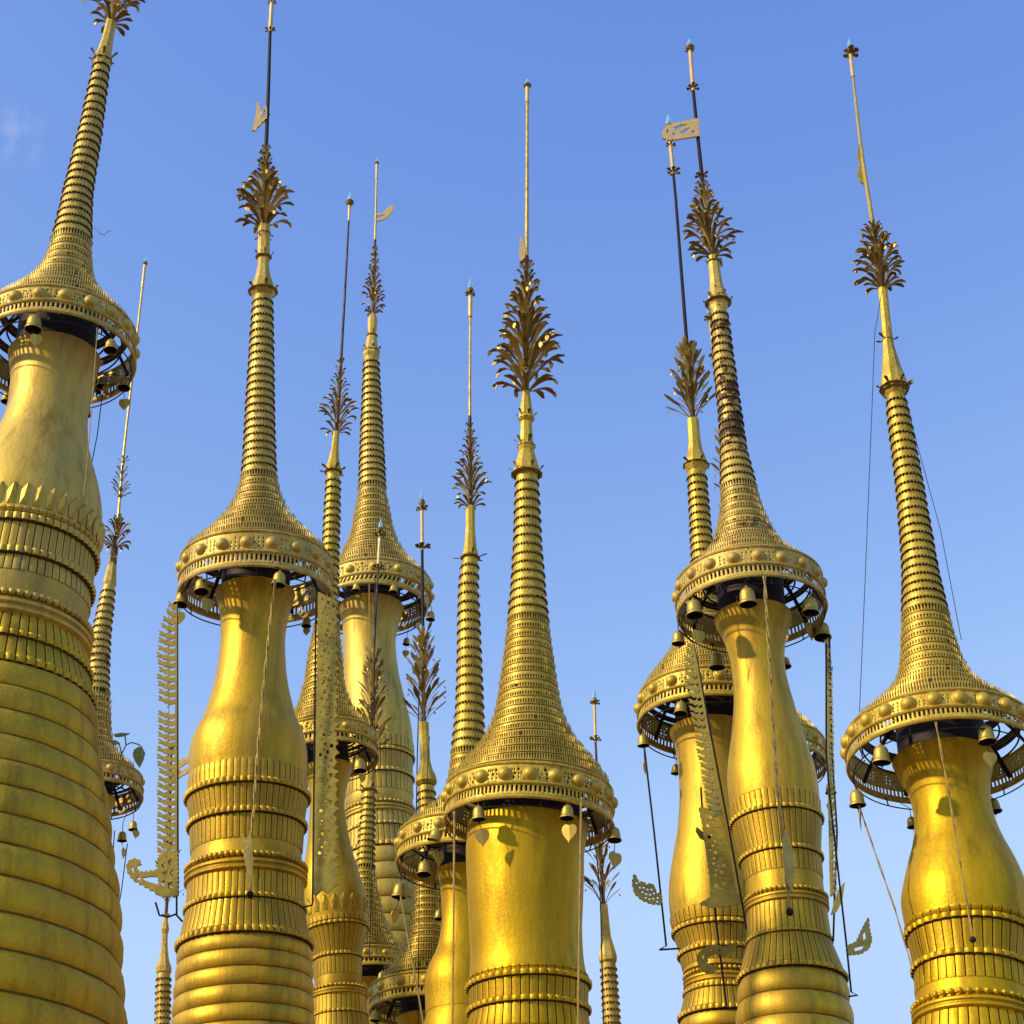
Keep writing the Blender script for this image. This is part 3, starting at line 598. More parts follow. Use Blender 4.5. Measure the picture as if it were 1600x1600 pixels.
stupa('E', 'golden stupa half hidden behind the left of the rusty spired stupa, mast crossing its flag',
      [(1044, 180), (1048, 230), (1055, 300), (1075, 560), (1083, 660), (1088, 730), (1095, 830), (1104, 950), (1112, 1060), (1114, 1140), (1116, 1250), (1120, 1400), (1132, 1600)], 14.2, 0,
      dict(mat='body', sheet='sheet_deep', neck=[(1145, 68), (1160, 62), (1185, 57), (1215, 55), (1260, 55), (1300, 59), (1340, 67), (1375, 73), (1405, 75), (1435, 74), (1452, 71)],
           lips=[(1460, 74), (1495, 67), (1515, 60), (1528, 60), (1555, 62), (1592, 72)], rings=[(1596, 68), (1700, 78)], rstep=24, spread=.5, flutes=42,
           cone=[(738, 14), (830, 16), (900, 20), (950, 30), (985, 40), (1010, 53), (1030, 67), (1050, 82), (1068, 97), (1084, 109), (1092, 114)], rim=(1135, 116), step=12,
           shaft=[(656, 9.5), (690, 10), (705, 12), (720, 17), (730, 19), (738, 14), (742, 13)], hooks=[(728, 16, 10, 5, 5, 5)], crown=(548, 658, 36, 'twig', 10, 11),
           masts=[(272, 552, 2.2, 3, 'iron'), (222, 272, 3.2, 3.2, 'vane', 'gilded_mast_tip'), (548, 656, 3, 4.5, 'rusty')], cups=[(228, 6), (270, 9)], crystal=(178, 22, 5.5)))
stupa('C', 'pale golden stupa behind the second one, with a curled orange pennant on its mast',
      [(589, 250), (587, 340), (583, 480), (580, 560), (581, 700), (582, 850), (590, 930), (580, 950), (577, 1000), (580, 1060), (588, 1150), (592, 1275), (600, 1400), (608, 1600)], 19, -1,
      dict(mat='body_pale', neck=[(950, 51), (962, 48), (975, 44), (1000, 41), (1050, 43), (1080, 47), (1110, 52), (1140, 56), (1165, 57), (1182, 57)],
           lips=[(1190, 59), (1222, 57), (1250, 54), (1270, 57), (1305, 58), (1338, 63)], rings=[(1342, 62), (1450, 70), (1600, 80), (1700, 86)], rstep=26, spread=.9, flutes=42,
           cone=[(560, 11.5), (600, 13), (700, 18), (775, 22), (805, 28), (830, 32), (850, 39), (870, 48), (885, 57), (897, 67), (906, 77), (913, 84)], rim=(951, 86), step=10.5, tooth=4.2,
           shaft=[(490, 4), (500, 8), (520, 7), (535, 9), (548, 12), (556, 14), (562, 11)], hooks=[(550, 10, 5, 7, 6, 4), (525, 7, 4, 6, 5, 3)], crown=(375, 492, 17, 'palm', 10, 8),
           masts=[(256, 380, 1.3, 1.9, 'leaf'), (375, 492, 2, 3, 'rusty'), (254, 280, 2, 2, 'vane', 'gilded_mast_tip')], crystal=(246, 9, 2.4), lod=.8))
stupa('J', 'golden stupa with flaking white spots, thin spire rising right of the second stupa umbrella',
      [(547, 305), (540, 440), (533, 560), (527, 660), (521, 730), (519, 800), (515, 900), (509, 1000), (506, 1080), (510, 1160), (513, 1200), (511, 1262), (516, 1375), (524, 1430), (527, 1500), (530, 1600)], 14.5, -1,
      dict(mat='body_peel', sheet='sheet_deep', neck=[(1200, 38), (1215, 34), (1235, 29), (1262, 27), (1300, 31), (1330, 36), (1356, 42), (1380, 48), (1405, 51.5), (1430, 52), (1446, 50)],
           lips=[(1455, 52), (1500, 41), (1530, 37), (1550, 46), (1590, 46), (1630, 54)], fl0=6, relief=(1412, 1436), rings=[(1634, 52), (1720, 58)], rstep=20, spread=.6, flutes=36,
           cone=[(744, 10.5), (800, 12), (900, 13.5), (960, 17), (1000, 22.5), (1040, 28), (1070, 31), (1095, 38), (1115, 46), (1132, 58), (1143, 68), (1152, 76)], rim=(1187, 78), step=11.5,
           shaft=[(675, 5), (700, 6), (720, 9), (733, 13), (740, 11), (745, 10)], hooks=[(738, 11, 11, 4, 6, 5)], crown=(552, 677, 27, 'palm', 9, 8),
           masts=[(318, 556, 1.4, 2.2, 'rusty'), (318, 345, 2.6, 1.6, 'vane', 'gilded_mast_tip'), (552, 677, 2.4, 3.4, 'rusty')], crystal=(299, 18, 4.6)))
stupa('K', 'thin golden spire with upright twig leaves before the pale stupa neck',
      [(595, 812), (590, 900), (583, 1040), (580, 1180), (576, 1250), (571, 1350), (574, 1480), (578, 1600)], 17, 0,
      dict(mat='body', sheet='sheet_deep', neck=auto_neck(1534, 60, 22, 36, 130), spread=.6,
           cone=[(1240, 9.5), (1300, 12), (1350, 14), (1400, 20), (1440, 29), (1460, 36), (1478, 45), (1490, 54), (1497, 59)], rim=(1525, 61), step=10, tooth=4.2,
           shaft=[(1180, 5), (1200, 6), (1222, 8), (1234, 12), (1240, 9)], hooks=[(1236, 10, 12, 3, 6, 4)], crown=(1015, 1182, 32, 'twig', 11, 10),
           masts=[(890, 1020, 1.6, 2.2, 'rusty'), (830, 890, 2.5, 2.5, 'vane', 'gilded_mast_tip'), (1015, 1182, 2.2, 3, 'rusty')], cups=[(838, 8), (889, 8)], crystal=(810, 18, 3.4), lod=.7))
stupa('L', 'golden stupa low behind the slim vase neck, twig crowned mast beside the pale stupa',
      [(659, 762), (660, 900), (661, 1000), (662, 1130), (666, 1225), (668, 1300), (669, 1450), (668, 1600)], 15.8, 0,
      dict(mat='body_deep', sheet='sheet_deep', neck=auto_neck(1592, 90, 38, 60, 190), spread=.5,
           cone=[(1230, 13), (1300, 15.5), (1400, 24), (1450, 30), (1485, 40), (1508, 51), (1525, 64), (1537, 78), (1545, 87)], rim=(1580, 90), step=11.5, tooth=4.2,
           shaft=[(1130, 8.5), (1160, 8), (1190, 8.5), (1205, 12), (1216, 17), (1223, 18), (1228, 13)], crown=(985, 1132, 34, 'twig', 11, 9),
           masts=[(860, 990, 2.2, 2.6, 'iron'), (795, 860, 2.8, 2.8, 'vane', 'gilded_mast_tip'), (985, 1132, 2.4, 3.4, 'rusty')], cups=[(797, 8), (857, 11)], crystal=(762, 24, 3.6), lod=.8))
stupa('S', 'small stupa peering out behind the largest stupa, a green seedling growing on its cone',
      [(228, 400), (210, 560), (193, 710), (183, 830), (170, 920), (157, 1000), (153, 1060), (150, 1150), (146, 1245), (138, 1350), (120, 1600)], 14.5, 0,
      dict(mat='body', sheet='sheet_rust', neck=auto_neck(1250, 75, 27, 42, 170), spread=.4,
           cone=[(916, 9.5), (960, 12.5), (1000, 15), (1060, 17), (1110, 21), (1150, 24), (1175, 32), (1190, 42), (1203, 55), (1212, 67), (1218, 73)], rim=(1247, 75), step=11.5, tooth=4.2,
           shaft=[(855, 5.5), (880, 6.5), (900, 9), (912, 11), (918, 9)], crown=(806, 856, 27, 'palm', 4, 12), hooks=[(775, 3, 12, 8, 8, 3, 'leaf_whorl'), (765, 3, 13, 10, 8, 3, 'leaf_whorl'), (750, 2.5, 9, 8, 7, 3, 'leaf_whorl'), (738, 2.5, 7, 8, 7, 3, 'leaf_whorl'), (722, 2.5, 7, 7, 7, 3, 'leaf_whorl')],
           masts=[(412, 860, 1.6, 2.4, 'leaf'), (410, 450, 2.4, 2.4, 'vane', 'gilded_mast_tip')], crystal=(400, 12, 2.8), lod=.8))
stupa('T', 'slender stupa top at the bottom left, rising below the long streamer with curled tail',
      [(268, 1150), (264, 1330), (261, 1410), (258, 1450), (256, 1510), (254, 1600), (250, 1800)], 14.5, 0,
      dict(mat='body', neck=auto_neck(2070, 80, 34, 55, 180), spread=.5,
           cone=auto_cone(1522, 10.5, 2000, 80), rim=(2040, 80), step=10.5,
           shaft=[(1428, 3), (1440, 4), (1452, 6.5), (1460, 4.5), (1480, 5), (1500, 8), (1512, 12.5), (1520, 12), (1524, 8)], crown=(1300, 1412, 24, 'twig', 6, 8),
           masts=[(1170, 1432, 1.8, 2.6, 'rusty')], cups=[(1432, 5)], crystal=(1150, 18, 3.5), lod=.6))
stupa('U', 'slender stupa top with a twig crown rising just right of the middle front stupa',
      [(928, 1070), (930, 1150), (935, 1250), (942, 1400), (950, 1500), (956, 1600), (966, 1800)], 14, 0,
      dict(mat='body', neck=auto_neck(2060, 80, 34, 55, 180), spread=.5,
           cone=auto_cone(1506, 12, 1990, 84), rim=(2030, 84), step=11,
           shaft=[(1414, 6.5), (1440, 7), (1465, 8), (1482, 12), (1495, 15), (1502, 14.5), (1507, 10)], crown=(1300, 1416, 30, 'twig', 7, 8),
           masts=[(1160, 1305, 1.8, 2.4, 'rusty'), (1098, 1160, 2.4, 2.2, 'vane', 'gilded_mast_tip'), (1300, 1414, 2.2, 3.2, 'rusty')], cups=[(1100, 7), (1157, 8)], crystal=(1072, 24, 3.4), lod=.6))
stupa('V', 'farthest stupa, almost wholly hidden behind the rusty spired stupa, rim showing either side',
      [(1106, 470), (1109, 500), (1117, 570), (1135, 700), (1142, 775), (1160, 900), (1180, 1050), (1196, 1180), (1203, 1400), (1210, 1600)], 18, 0,
      dict(mat='body', sheet='sheet_deep', neck=auto_neck(1218, 92, 36, 56, 200), spread=.8,
           cone=auto_cone(830, 11, 1165, 92), rim=(1200, 94), step=11,
           shaft=[(776, 6), (800, 8), (820, 13), (828, 14), (832, 11)], crown=(680, 778, 32, 'twig', 5, 9),
           masts=[(498, 690, 2.4, 2.4, 'leaf'), (680, 778, 2.4, 3.2, 'rusty')], cups=[(500, 8), (558, 8)], crystal=(474, 20, 3.4), lod=.8))

# ------------------------------------------------------------------ flags and vanes on the masts (parts of their stupas)
def plate_mesh(bm, outer, holes, Y, th, px=None):
    """flat metal plate with cut-outs, standing at depth Y with real thickness"""
    cu = bpy.data.curves.new('tmp', 'CURVE'); cu.dimensions = '2D'; cu.fill_mode = 'BOTH'
    o0 = at(*outer[0], Y); s = (at(outer[0][0] + 100, outer[0][1], Y) - o0).x / 100
    for poly in [outer] + holes:
        sp = cu.splines.new('POLY'); sp.points.add(len(poly) - 1); sp.use_cyclic_u = True
        for q, (x, y) in enumerate(poly):
            w_ = at(x, y, Y) - o0; sp.points[q].co = (w_.x, w_.z, 0, 1)
    cu.extrude = th / 2
    ob = bpy.data.objects.new('tmp', cu); COL.objects.link(ob)
    dg = bpy.context.evaluated_depsgraph_get(); me = bpy.data.meshes.new_from_object(ob.evaluated_get(dg))
    m = Matrix.Translation(o0) @ Matrix.Rotation(R(90), 4, 'X'); me.transform(m)
    bm.from_mesh(me); bpy.data.objects.remove(ob); bpy.data.curves.remove(cu); bpy.data.meshes.remove(me)
def jag(pts, amp, n):
    """closed outline with a leafy serrated edge"""
    out = []
    for (x0, y0), (x1, y1) in zip(pts, pts[1:] + pts[:1]):
        L = math.hypot(x1 - x0, y1 - y0); m = max(1, int(L / n)); nx, ny = (y1 - y0) / (L + 1e-6), -(x1 - x0) / (L + 1e-6)
        for i in range(m):
            t = i / m; out.append((x0 + (x1 - x0) * t, y0 + (y1 - y0) * t))
            t = (i + .62) / m; out.append((x0 + (x1 - x0) * t + nx * amp, y0 + (y1 - y0) * t + ny * amp))
    return out
def flag(key, outer, holes, mat='vane', label=None, dy=0.0):
    r = STU[key]['root']; bm = bmesh.new(); Y = STU[key]['ax'].c(outer[0][1]).y + dy
    plate_mesh(bm, outer, holes, Y, 0.02); part('vane_flag', bm, mat, r, smooth=None, recalc=False, label=label)
flag('F', jag([(1092, 184), (1070, 189), (1050, 193), (1039, 197), (1034, 207), (1035, 217), (1042, 221), (1060, 219), (1080, 216), (1094, 214)], 1.6, 5), [[(1052, 200), (1062, 196), (1074, 194), (1066, 200), (1056, 205)], [(1062, 208), (1070, 203), (1078, 199), (1074, 206), (1066, 211)], [(1050, 210), (1053, 208), (1056, 213), (1051, 214)], [(1080, 206), (1085, 204), (1085, 210), (1080, 211)], [(1041, 204), (1044, 203), (1044, 211), (1041, 210)]], dy=-.03)
flag('B', jag([(418, 162), (413, 168), (408, 176), (405, 158), (401, 160), (399, 180), (394, 204), (399, 206), (406, 197), (413, 190), (418, 186)], 1.2, 6), [[(412, 174), (415, 172), (414, 182), (408, 188)]])
flag('C', [(587, 334), (598, 333), (606, 325), (610, 320), (615, 324), (613, 332), (606, 339), (598, 344), (589, 346), (588, 343), (597, 340), (602, 335), (587, 338)], [])
flag('H', jag([(1344, 226), (1340, 232), (1339, 246), (1344, 258), (1340, 262), (1339, 274), (1344, 284), (1352, 291), (1353, 270), (1348, 245)], 1.0, 6), [], mat='streamer')
flag('T', jag([(270, 1206), (278, 1190), (290, 1184), (304, 1180), (306, 1200), (292, 1208), (278, 1216), (270, 1218)], 1.2, 6), [[(281, 1200), (293, 1192), (296, 1198), (284, 1206)]])
flag('D', [(815, 372), (812, 371), (811, 395), (813, 410), (820, 404), (823, 385), (819, 388)], [])

# ------------------------------------------------------------------ bells
def bell_parts():
    seg = 20
    def rev(prof, name, mat, caps=False):
        bm = bmesh.new(); rows = [[bm.verts.new((r_ * math.cos(2 * math.pi * q / seg), r_ * math.sin(2 * math.pi * q / seg), z)) for q in range(seg)] for r_, z in prof]
        for a, b in zip(rows, rows[1:]):
            for q in range(seg): bm.faces.new((a[q], a[(q + 1) % seg], b[(q + 1) % seg], b[q]))
        if caps: bm.faces.new(rows[0]); bm.faces.new(rows[-1])
        me = bpy.data.meshes.new(name); bmesh.ops.recalc_face_normals(bm, faces=bm.faces); bm.to_mesh(me); bm.free(); me.materials.append(M[mat])
        for f in me.polygons: f.use_smooth = True
        me.set_sharp_from_angle(angle=R(40)); return me
    d = {}
    d['dome'] = rev([(0.02, 1.38), (0.13, 1.36), (0.10, 1.22), (0.2, 1.12), (0.42, 1.03), (0.62, .86), (0.74, .6), (0.8, .3), (0.83, -.1), (0.84, -.42), (0.9, -.5), (0.99, -.66), (1.0, -.78), (0.93, -.80), (0.8, -.5), (0.74, 0), (0.66, .5), (0.3, .9), (0.02, .95)], 'bell_dome', 'bell')
    d['lin'] = rev([(0.91, -.785), (0.78, -.48), (0.72, 0), (0.64, .5), (0.02, .93)], 'bell_lining', 'iron')
    d['clap'] = rev([(0.04, .9), (0.05, -.9), (0.14, -1.0), (0.15, -1.15), (0.05, -1.25), (0.04, -1.5)], 'clapper', 'iron', True)
    bm = bmesh.new(); pts = [(0, 1.0), (.12, 1.02), (.45, 1.12), (.78, .92), (.9, .5), (.78, 0.05), (.45, -.42), (.15, -.72), (0, -1.05)]
    pts = pts + [(-x, y) for x, y in pts[-2:0:-1]]
    f1 = [bm.verts.new((x, -.04 - .1 * (1 - abs(x)), y)) for x, y in pts]; f2 = [bm.verts.new((x, .04 - .1 * (1 - abs(x)), y)) for x, y in pts]
    bm.faces.new(f1); bm.faces.new(f2[::-1])
    for q in range(len(pts)): bm.faces.new((f1[q], f2[q], f2[(q + 1) % len(pts)], f1[(q + 1) % len(pts)]))
    me = bpy.data.meshes.new('leaf_pendant'); bmesh.ops.recalc_face_normals(bm, faces=bm.faces); bm.to_mesh(me); bm.free(); me.materials.append(M['bell']); d['leaf'] = me
    return d
BP = bell_parts()
def bell(key, px, py, hw, back, label, pend=None, tilt=0.0):
    """hangs from the rim of a stupa's umbrella at its front (back=0) or far side (back=1)"""
    s = STU[key]; ax = s['ax']; yb, RR = s['rim']; c, e1, e2, nrm, sc = ax.frame(yb)
    sn = max(-.985, min(.985, (px - ax.x(yb)) / RR)); cs = math.sqrt(1 - sn * sn) * (1 if back else -1)
    rp = c + e1 * (sn * RR * sc * .985) + e2 * (cs * RR * sc * .985)
    p_ = at(px, py, rp.y); r_ = hw * (p_ - CAM).dot(FWD) / F_PX
    root = thing('wind_bell', p_, label, 'bell', 'wind bells hanging from the umbrella rims')
    root.scale = (r_, r_, r_); root.rotation_euler = (0, R(tilt), random.uniform(0, 6))
    ch = [('bell_dome', 'dome'), ('bell_lining', 'lin'), ('clapper', 'clap')]
    for n_, k in ch:
        o = bpy.data.objects.new(n_, BP[k]); COL.objects.link(o); o.parent = root
    root.rotation_euler = (R(random.uniform(-5, 5)), R(tilt + random.uniform(-5, 5)), 0)
    top = p_ + Vector((0, 0, 1.3 * r_)); L = max(.02, rp.z - top.z)
    bm = bmesh.new(); sweep(bm, [Vector((0, 0, 1.3)), Vector((0, 0, 1.3 + min(L / r_, 3.5) * .5)), Vector(((rp.x - p_.x) / r_, 0, 1.3 + min(L / r_, 3.5)))], 0.07, 6)
    me = bpy.data.meshes.new('bell_hanger'); bm.to_mesh(me); bm.free(); me.materials.append(M['iron'])
    o = bpy.data.objects.new('bell_hanger', me); COL.objects.link(o); o.parent = root
    if pend:
        dx, dy, yaw, ps = pend; q = at(px + dx, py + dy, rp.y) - p_
        o = bpy.data.objects.new('leaf_pendant', BP['leaf']); COL.objects.link(o); o.parent = root
        o.location = q / r_; o.rotation_euler = (R(6), R(-tilt + random.uniform(-6, 6)), R(yaw)); o.scale = (ps,) * 3
        bm = bmesh.new(); sweep(bm, [Vector((0, 0, -1.3)), Vector(q / r_) + Vector((0, 0, ps))], 0.05, 5)
        me = bpy.data.meshes.new('pendant_link'); bm.to_mesh(me); bm.free(); me.materials.append(M['iron'])
        o = bpy.data.objects.new('pendant_link', me); COL.objects.link(o); o.parent = root
LA = 'the far left stupa'; LB = 'the second stupa'; LD = 'the middle stupa'; LF = 'the rusty spired stupa'; LH = 'the far right stupa'
bell('A', 53, 506, 14, 0, 'large bell with pale leaf over the neck of ' + LA, (2, 26, 20, .75))
bell('A', 173, 541, 11, 0, 'bell inside the right side of the rim of ' + LA)
bell('A', 194, 600, 10.5, 1, 'bell with round leaf below the right rim of ' + LA, (-1, 34, 0, .95))
bell('A', 160, 598, 9.5, 1, 'sunlit yellow bell against the far inner rim of ' + LA, (5, 12, 60, .8))
bell('A', 11, 622, 9, 1, 'bell at the left edge of the photo behind the neck of ' + LA)
bell('A', 136, 645, 7, 1, 'bell peeping out from behind the right side of the neck of ' + LA)
bell('B', 284, 937, 12, 0, 'bell with heart shaped leaf at the left rim of ' + LB, (-3, 32, 0, 1.0))
bell('B', 315, 917, 12.5, 0, 'bell with folded leaf hanging inside the left half of the rim of ' + LB, (6, 32, 35, .95))
bell('B', 436, 906, 12, 0, 'bell at the front rim over the right side of the neck of ' + LB)
bell('B', 479, 973, 8, 1, 'small bell with heart pendant below the far right rim of ' + LB, (0, 15, 0, .8))
bell('C', 557, 918, 7, 0, 'small bell over the left shoulder of the pale neck behind the second stupa')
bell('C', 615, 921, 7.5, 0, 'small bell over the right shoulder of the pale neck behind the second stupa')
bell('C', 673, 963, 7.5, 0, 'small bell at the right end of the rim of the pale stupa')
bell('C', 635, 1003, 6, 1, 'small bell with leaf pendant low beside the pale neck on its right', (0, 19, 0, 1.0))
bell('D', 748, 1272, 11.5, 0, 'bell with dark leaf over the left of the wide neck of ' + LD, (3, 38, 0, 1.15))
bell('D', 886, 1270, 12, 0, 'bell with bright yellow leaf over the right of the wide neck of ' + LD, (4, 33, -20, 1.15))
bell('D', 960, 1305, 11.5, 0, 'bell with tilted leaf at the right end of the rim of ' + LD, (1, 42, 30, 1.15))
bell('G', 681, 1306, 12, 0, 'tilted bell before the studded front rim left of ' + LD, None, 20)
bell('G', 663, 1358, 12, 0, 'bell with leaf hanging inside the small umbrella left of ' + LD, (22, -16, 40, 1.0))
bell('G', 624, 1393, 12, 0, 'bell at the left end of the umbrella half hidden by ' + LD, (-4, 42, 55, .9))
bell('G', 686, 1430, 8, 1, 'small bell beside the slim vase neck left of ' + LD)
bell('L', 587, 1588, 9, 0, 'bell at the lowest left umbrella rim, cut by the bottom edge of the photo')
bell('K', 597, 1527, 8, 0, 'bell above the lowest studded rim, left of the slim vase neck')
bell('J', 562, 1197, 11, 0, 'bell at the right rim of the peeling stupa, beside the twig crown', (2, 20, 40, .7))
bell('E', 1005, 1158, 10, 0, 'bell with folded dark leaf hanging alone, left of ' + LF, (1, 42, 65, .95))
bell('E', 1064, 1108, 11.5, 0, 'bell over the neck of the half hidden stupa left of ' + LF)
bell('E', 1056, 1203, 8, 1, 'small bell at the left side of the neck half hidden by ' + LF)
bell('F', 1085, 952, 14.5, 0, 'bell with green grey leaf at the left front rim of ' + LF, (3, 46, 20, .85))
bell('F', 1168, 934, 15, 0, 'largest bell, hanging at the centre front rim of ' + LF)
bell('F', 1266, 948, 14, 0, 'bell at the right front rim of ' + LF)
bell('F', 1285, 987, 14, 1, 'bell with dark leaf at the right end of the rim of ' + LF, (-18, 2, 35, 1.0))
bell('F', 1060, 998, 11, 1, 'bell at the far left end of the rim of ' + LF)
bell('F', 1120, 1034, 13, 1, 'bell hanging low left of the narrow neck of ' + LF)
bell('F', 1227, 1036, 9, 1, 'bell peeping out right of the narrow neck of ' + LF)
bell('V', 1298, 1233, 9, 0, 'dark bell with glassy leaf on the far umbrella right of ' + LF, (2, 30, 0, .9))
bell('V', 1127, 1226, 9, 0, 'dark bell in the gap between the two right of centre necks', (4, 26, 0, .9))
bell('H', 1377, 1181, 15, 0, 'bell inside the left half of the rim of ' + LH)
bell('H', 1541, 1149, 15, 0, 'bell with bright yellow leaf over the right shoulder of ' + LH, (4, 40, 10, .85))
bell('H', 1339, 1249, 13.5, 0, 'bell with narrow leaf at the left end of the rim of ' + LH, (4, 34, 75, 1.05))
bell('H', 1425, 1286, 9, 1, 'bell peeping out left of the neck of ' + LH)
bell('H', 1553, 1260, 11.5, 1, 'dark bell right of the neck of ' + LH)
bell('S', 208, 1291, 7.5, 0, 'bell with tilted leaf on the small rim behind ' + LA, (3, 14, 40, .9))
bell('S', 191, 1308, 8, 1, 'hanging bell with narrow leaf below the small rim behind ' + LA, (0, 26, 75, 1.0))

# ------------------------------------------------------------------ streamers, cords, rods, wires
def poly_prism(bm, pts, Y, th, mat=0, dyaw=0.0):
    a = [at(x, y, Y) for x, y in pts]
    f = [bm.verts.new(p_ + Vector((0, -th / 2, 0))) for p_ in a]; b = [bm.verts.new(p_ + Vector((0, th / 2, 0))) for p_ in a]
    bm.faces.new(f).material_index = mat; bm.faces.new(b[::-1]).material_index = mat
    for i in range(len(a)): bm.faces.new((f[i], b[i], b[(i + 1) % len(a)], f[(i + 1) % len(a)])).material_index = mat
def loc_mesh(name, bm, mats, label, cat, group=None, smooth=None):
    zs = min((v.co.z for v in bm.verts)); c = sum((v.co for v in bm.verts), Vector()) / len(bm.verts)
    root = thing(name, Vector((c.x, c.y, zs)), label, cat, group); return root
def leafy_streamer(x0, y0, x1, y1, wd, Y, label, n, side=-1, foot=None, solid=0.0, rodbelow=None):
    root = thing('leafy_streamer', at(x1, y1, Y), label, 'streamer', 'pierced metal streamers hanging from the umbrellas')
    L = math.hypot(x1 - x0, y1 - y0); ux, uy = (x1 - x0) / L, (y1 - y0) / L; nx, ny = side * abs(uy), -side * ux * (1 if uy > 0 else -1)
    def q(s, t): return (x0 + ux * s + nx * t, y0 + uy * s + ny * t)
    bm = bmesh.new()
    poly_prism(bm, [q(0, 0), q(0, 3.4), q(L, 3.4), q(L, 0)], Y, .018)
    part('edge_rail', bm, 'streamer', root, smooth=None)
    bm = bmesh.new(); d = L / n
    for i in range(n):
        s = i * d + random.uniform(-.6, .6); wv = wd * min(1, .45 + i * .12) * random.uniform(.93, 1.05); z = .008 + .002 * (i % 3)
        if random.random() < .03: continue
        poly_prism(bm, [q(s - d * .05, 2.5), q(s + d * .12, wv * .32), q(s - d * .18, wv * .5), q(s - d * .05, wv * .66), q(s - d * .42, wv * .86), q(s - d * .5, wv * 1.02), q(s - d * .1, wv * .94), q(s + d * .12, wv * 1.0), q(s + d * .28, wv * .78), q(s + d * .62, wv * .62), q(s + d * .5, wv * .5), q(s + d * .78, wv * .36), q(s + d * .55, 2.5)], Y - .002, z)
        poly_prism(bm, [q(s + d * .2, wv * .42), q(s + d * .3, wv * .36), q(s + d * 1.2, wv * .46), q(s + d * 1.15, wv * .54)], Y + .006, .006)
        if solid and random.random() < solid:
            poly_prism(bm, [q(s + d * .6, 3.0), q(s + d * .9, wv * .3), q(s + d * .85, wv * .8), q(s + d * 1.35, wv * .8), q(s + d * 1.2, 3.0)], Y + .004, z * .8)
    poly_prism(bm, [q(0, wd * .40), q(0, wd * .40 + 1.3), q(L, wd * .40 + 1.3), q(L, wd * .40)], Y + .001, .007)
    part('leaf_fringe', bm, 'streamer', root, smooth=None)
    if foot:
        bm = bmesh.new(); plate_mesh(bm, jag(foot[0], 2.6, 7), foot[1], Y - .006, .016); part('scroll_foot', bm, 'streamer', root, smooth=None, recalc=False)
    if rodbelow:
        bm = bmesh.new()
        for ln in rodbelow: sweep(bm, [at(x, y, Y) for x, y in ln], 1.5 * Y / F_PX * 1.1, 6)
        part('hook_rod', bm, 'iron', root)
    return root
leafy_streamer(277, 945, 277, 1398, 31, 10.6, 'long leafy streamer with a curled tail, left of the second stupa', 40, -1,
    ([(277, 1400), (251, 1400), (240, 1392), (224, 1383), (208, 1374), (199, 1360), (200, 1349), (206, 1344), (214, 1343), (220, 1348), (219, 1352), (213, 1350), (212, 1358), (218, 1364), (232, 1363), (247, 1360), (248, 1340), (262, 1330), (277, 1330)], [[(222, 1372), (234, 1370), (244, 1370), (250, 1374), (247, 1383), (238, 1380), (228, 1377)], [(252, 1352), (258, 1348), (256, 1358)], [(262, 1346), (268, 1342), (266, 1354)], [(254, 1364), (262, 1360), (260, 1370)], [(265, 1364), (271, 1358), (270, 1372)], [(252, 1378), (258, 1376), (256, 1388)], [(262, 1380), (270, 1378), (268, 1392), (263, 1388)], [(205, 1356), (209, 1354), (209, 1366)], [(213, 1372), (218, 1370), (220, 1377)]]),
    rodbelow=[[(276, 1400), (276, 1430), (285, 1440)], [(243, 1410), (249, 1430), (262, 1433), (276, 1428)], [(277, 940), (278, 1400)]])
leafy_streamer(1084, 1005, 1130, 1270, 24, 11.8, 'leafy streamer slanting down left of the rusty spired stupa', 24, -1, None, solid=.3,
    rodbelow=[[(1061, 985), (1084, 1005)], [(1084, 1005), (1138, 1290), (1162, 1425), (1166, 1452)]])
def plate_thing(name, outer, holes, Y, label, cat, mat='streamer', rod=None, group=None):
    root = thing(name, at(outer[0][0], outer[0][1], Y), label, cat, group)
    bm = bmesh.new(); plate_mesh(bm, outer, holes, Y, .014); part('pierced_plate', bm, mat, root, smooth=None, recalc=False)
    if rod:
        bm = bmesh.new()
        for ln in rod: sweep(bm, [at(x, y, Y + .012) for x, y in ln], 1.5 * Y / F_PX * 1.1, 6)
        part('hanging_rod', bm, 'iron', root)
    return root
plate_thing('vane_rod', jag([(1033, 1413), (1018, 1412), (1003, 1406), (992, 1396), (988, 1380), (991, 1366), (995, 1372), (998, 1380), (1004, 1378), (1010, 1383), (1017, 1381), (1023, 1386), (1025, 1396), (1033, 1397)], 1.8, 7),
            [[(x + .0, y), (x + 3.4, y + .6), (x + 3.0, y + 4.0), (x + .3, y + 3.2)] for x, y in ((993, 1378), (998, 1385), (1004, 1385), (1010, 1388), (1016, 1388), (1002, 1392), (1008, 1395), (1014, 1396), (1020, 1394), (1019, 1402), (1013, 1403), (1026, 1401), (1007, 1401), (1025, 1407))], 13.2,
            'thin iron rod with pierced tail vane against the sky left of the rusty spired stupa', 'vane rod', 'streamer', [[(1007, 1170), (1022, 1300), (1041, 1478), (1030, 1484), (1062, 1482)]], 'rods with vanes hanging from the umbrellas')
plate_thing('vane_rod', jag([(1324, 1478), (1338, 1472), (1344, 1458), (1350, 1446), (1357, 1434), (1358, 1450), (1362, 1468), (1358, 1482), (1345, 1490), (1326, 1492)], 1.5, 6),
            [[(1334, 1482), (1342, 1479), (1350, 1478), (1346, 1484), (1336, 1487)], [(1348, 1460), (1352, 1456), (1353, 1466), (1349, 1470)]], 12.0,
            'iron rod with a flame shaped vane right of the rusty spired stupa', 'vane rod', 'leaf', [[(1291, 1005), (1291, 1180), (1297, 1250), (1322, 1470), (1330, 1550), (1340, 1555), (1326, 1557)]], 'rods with vanes hanging from the umbrellas')
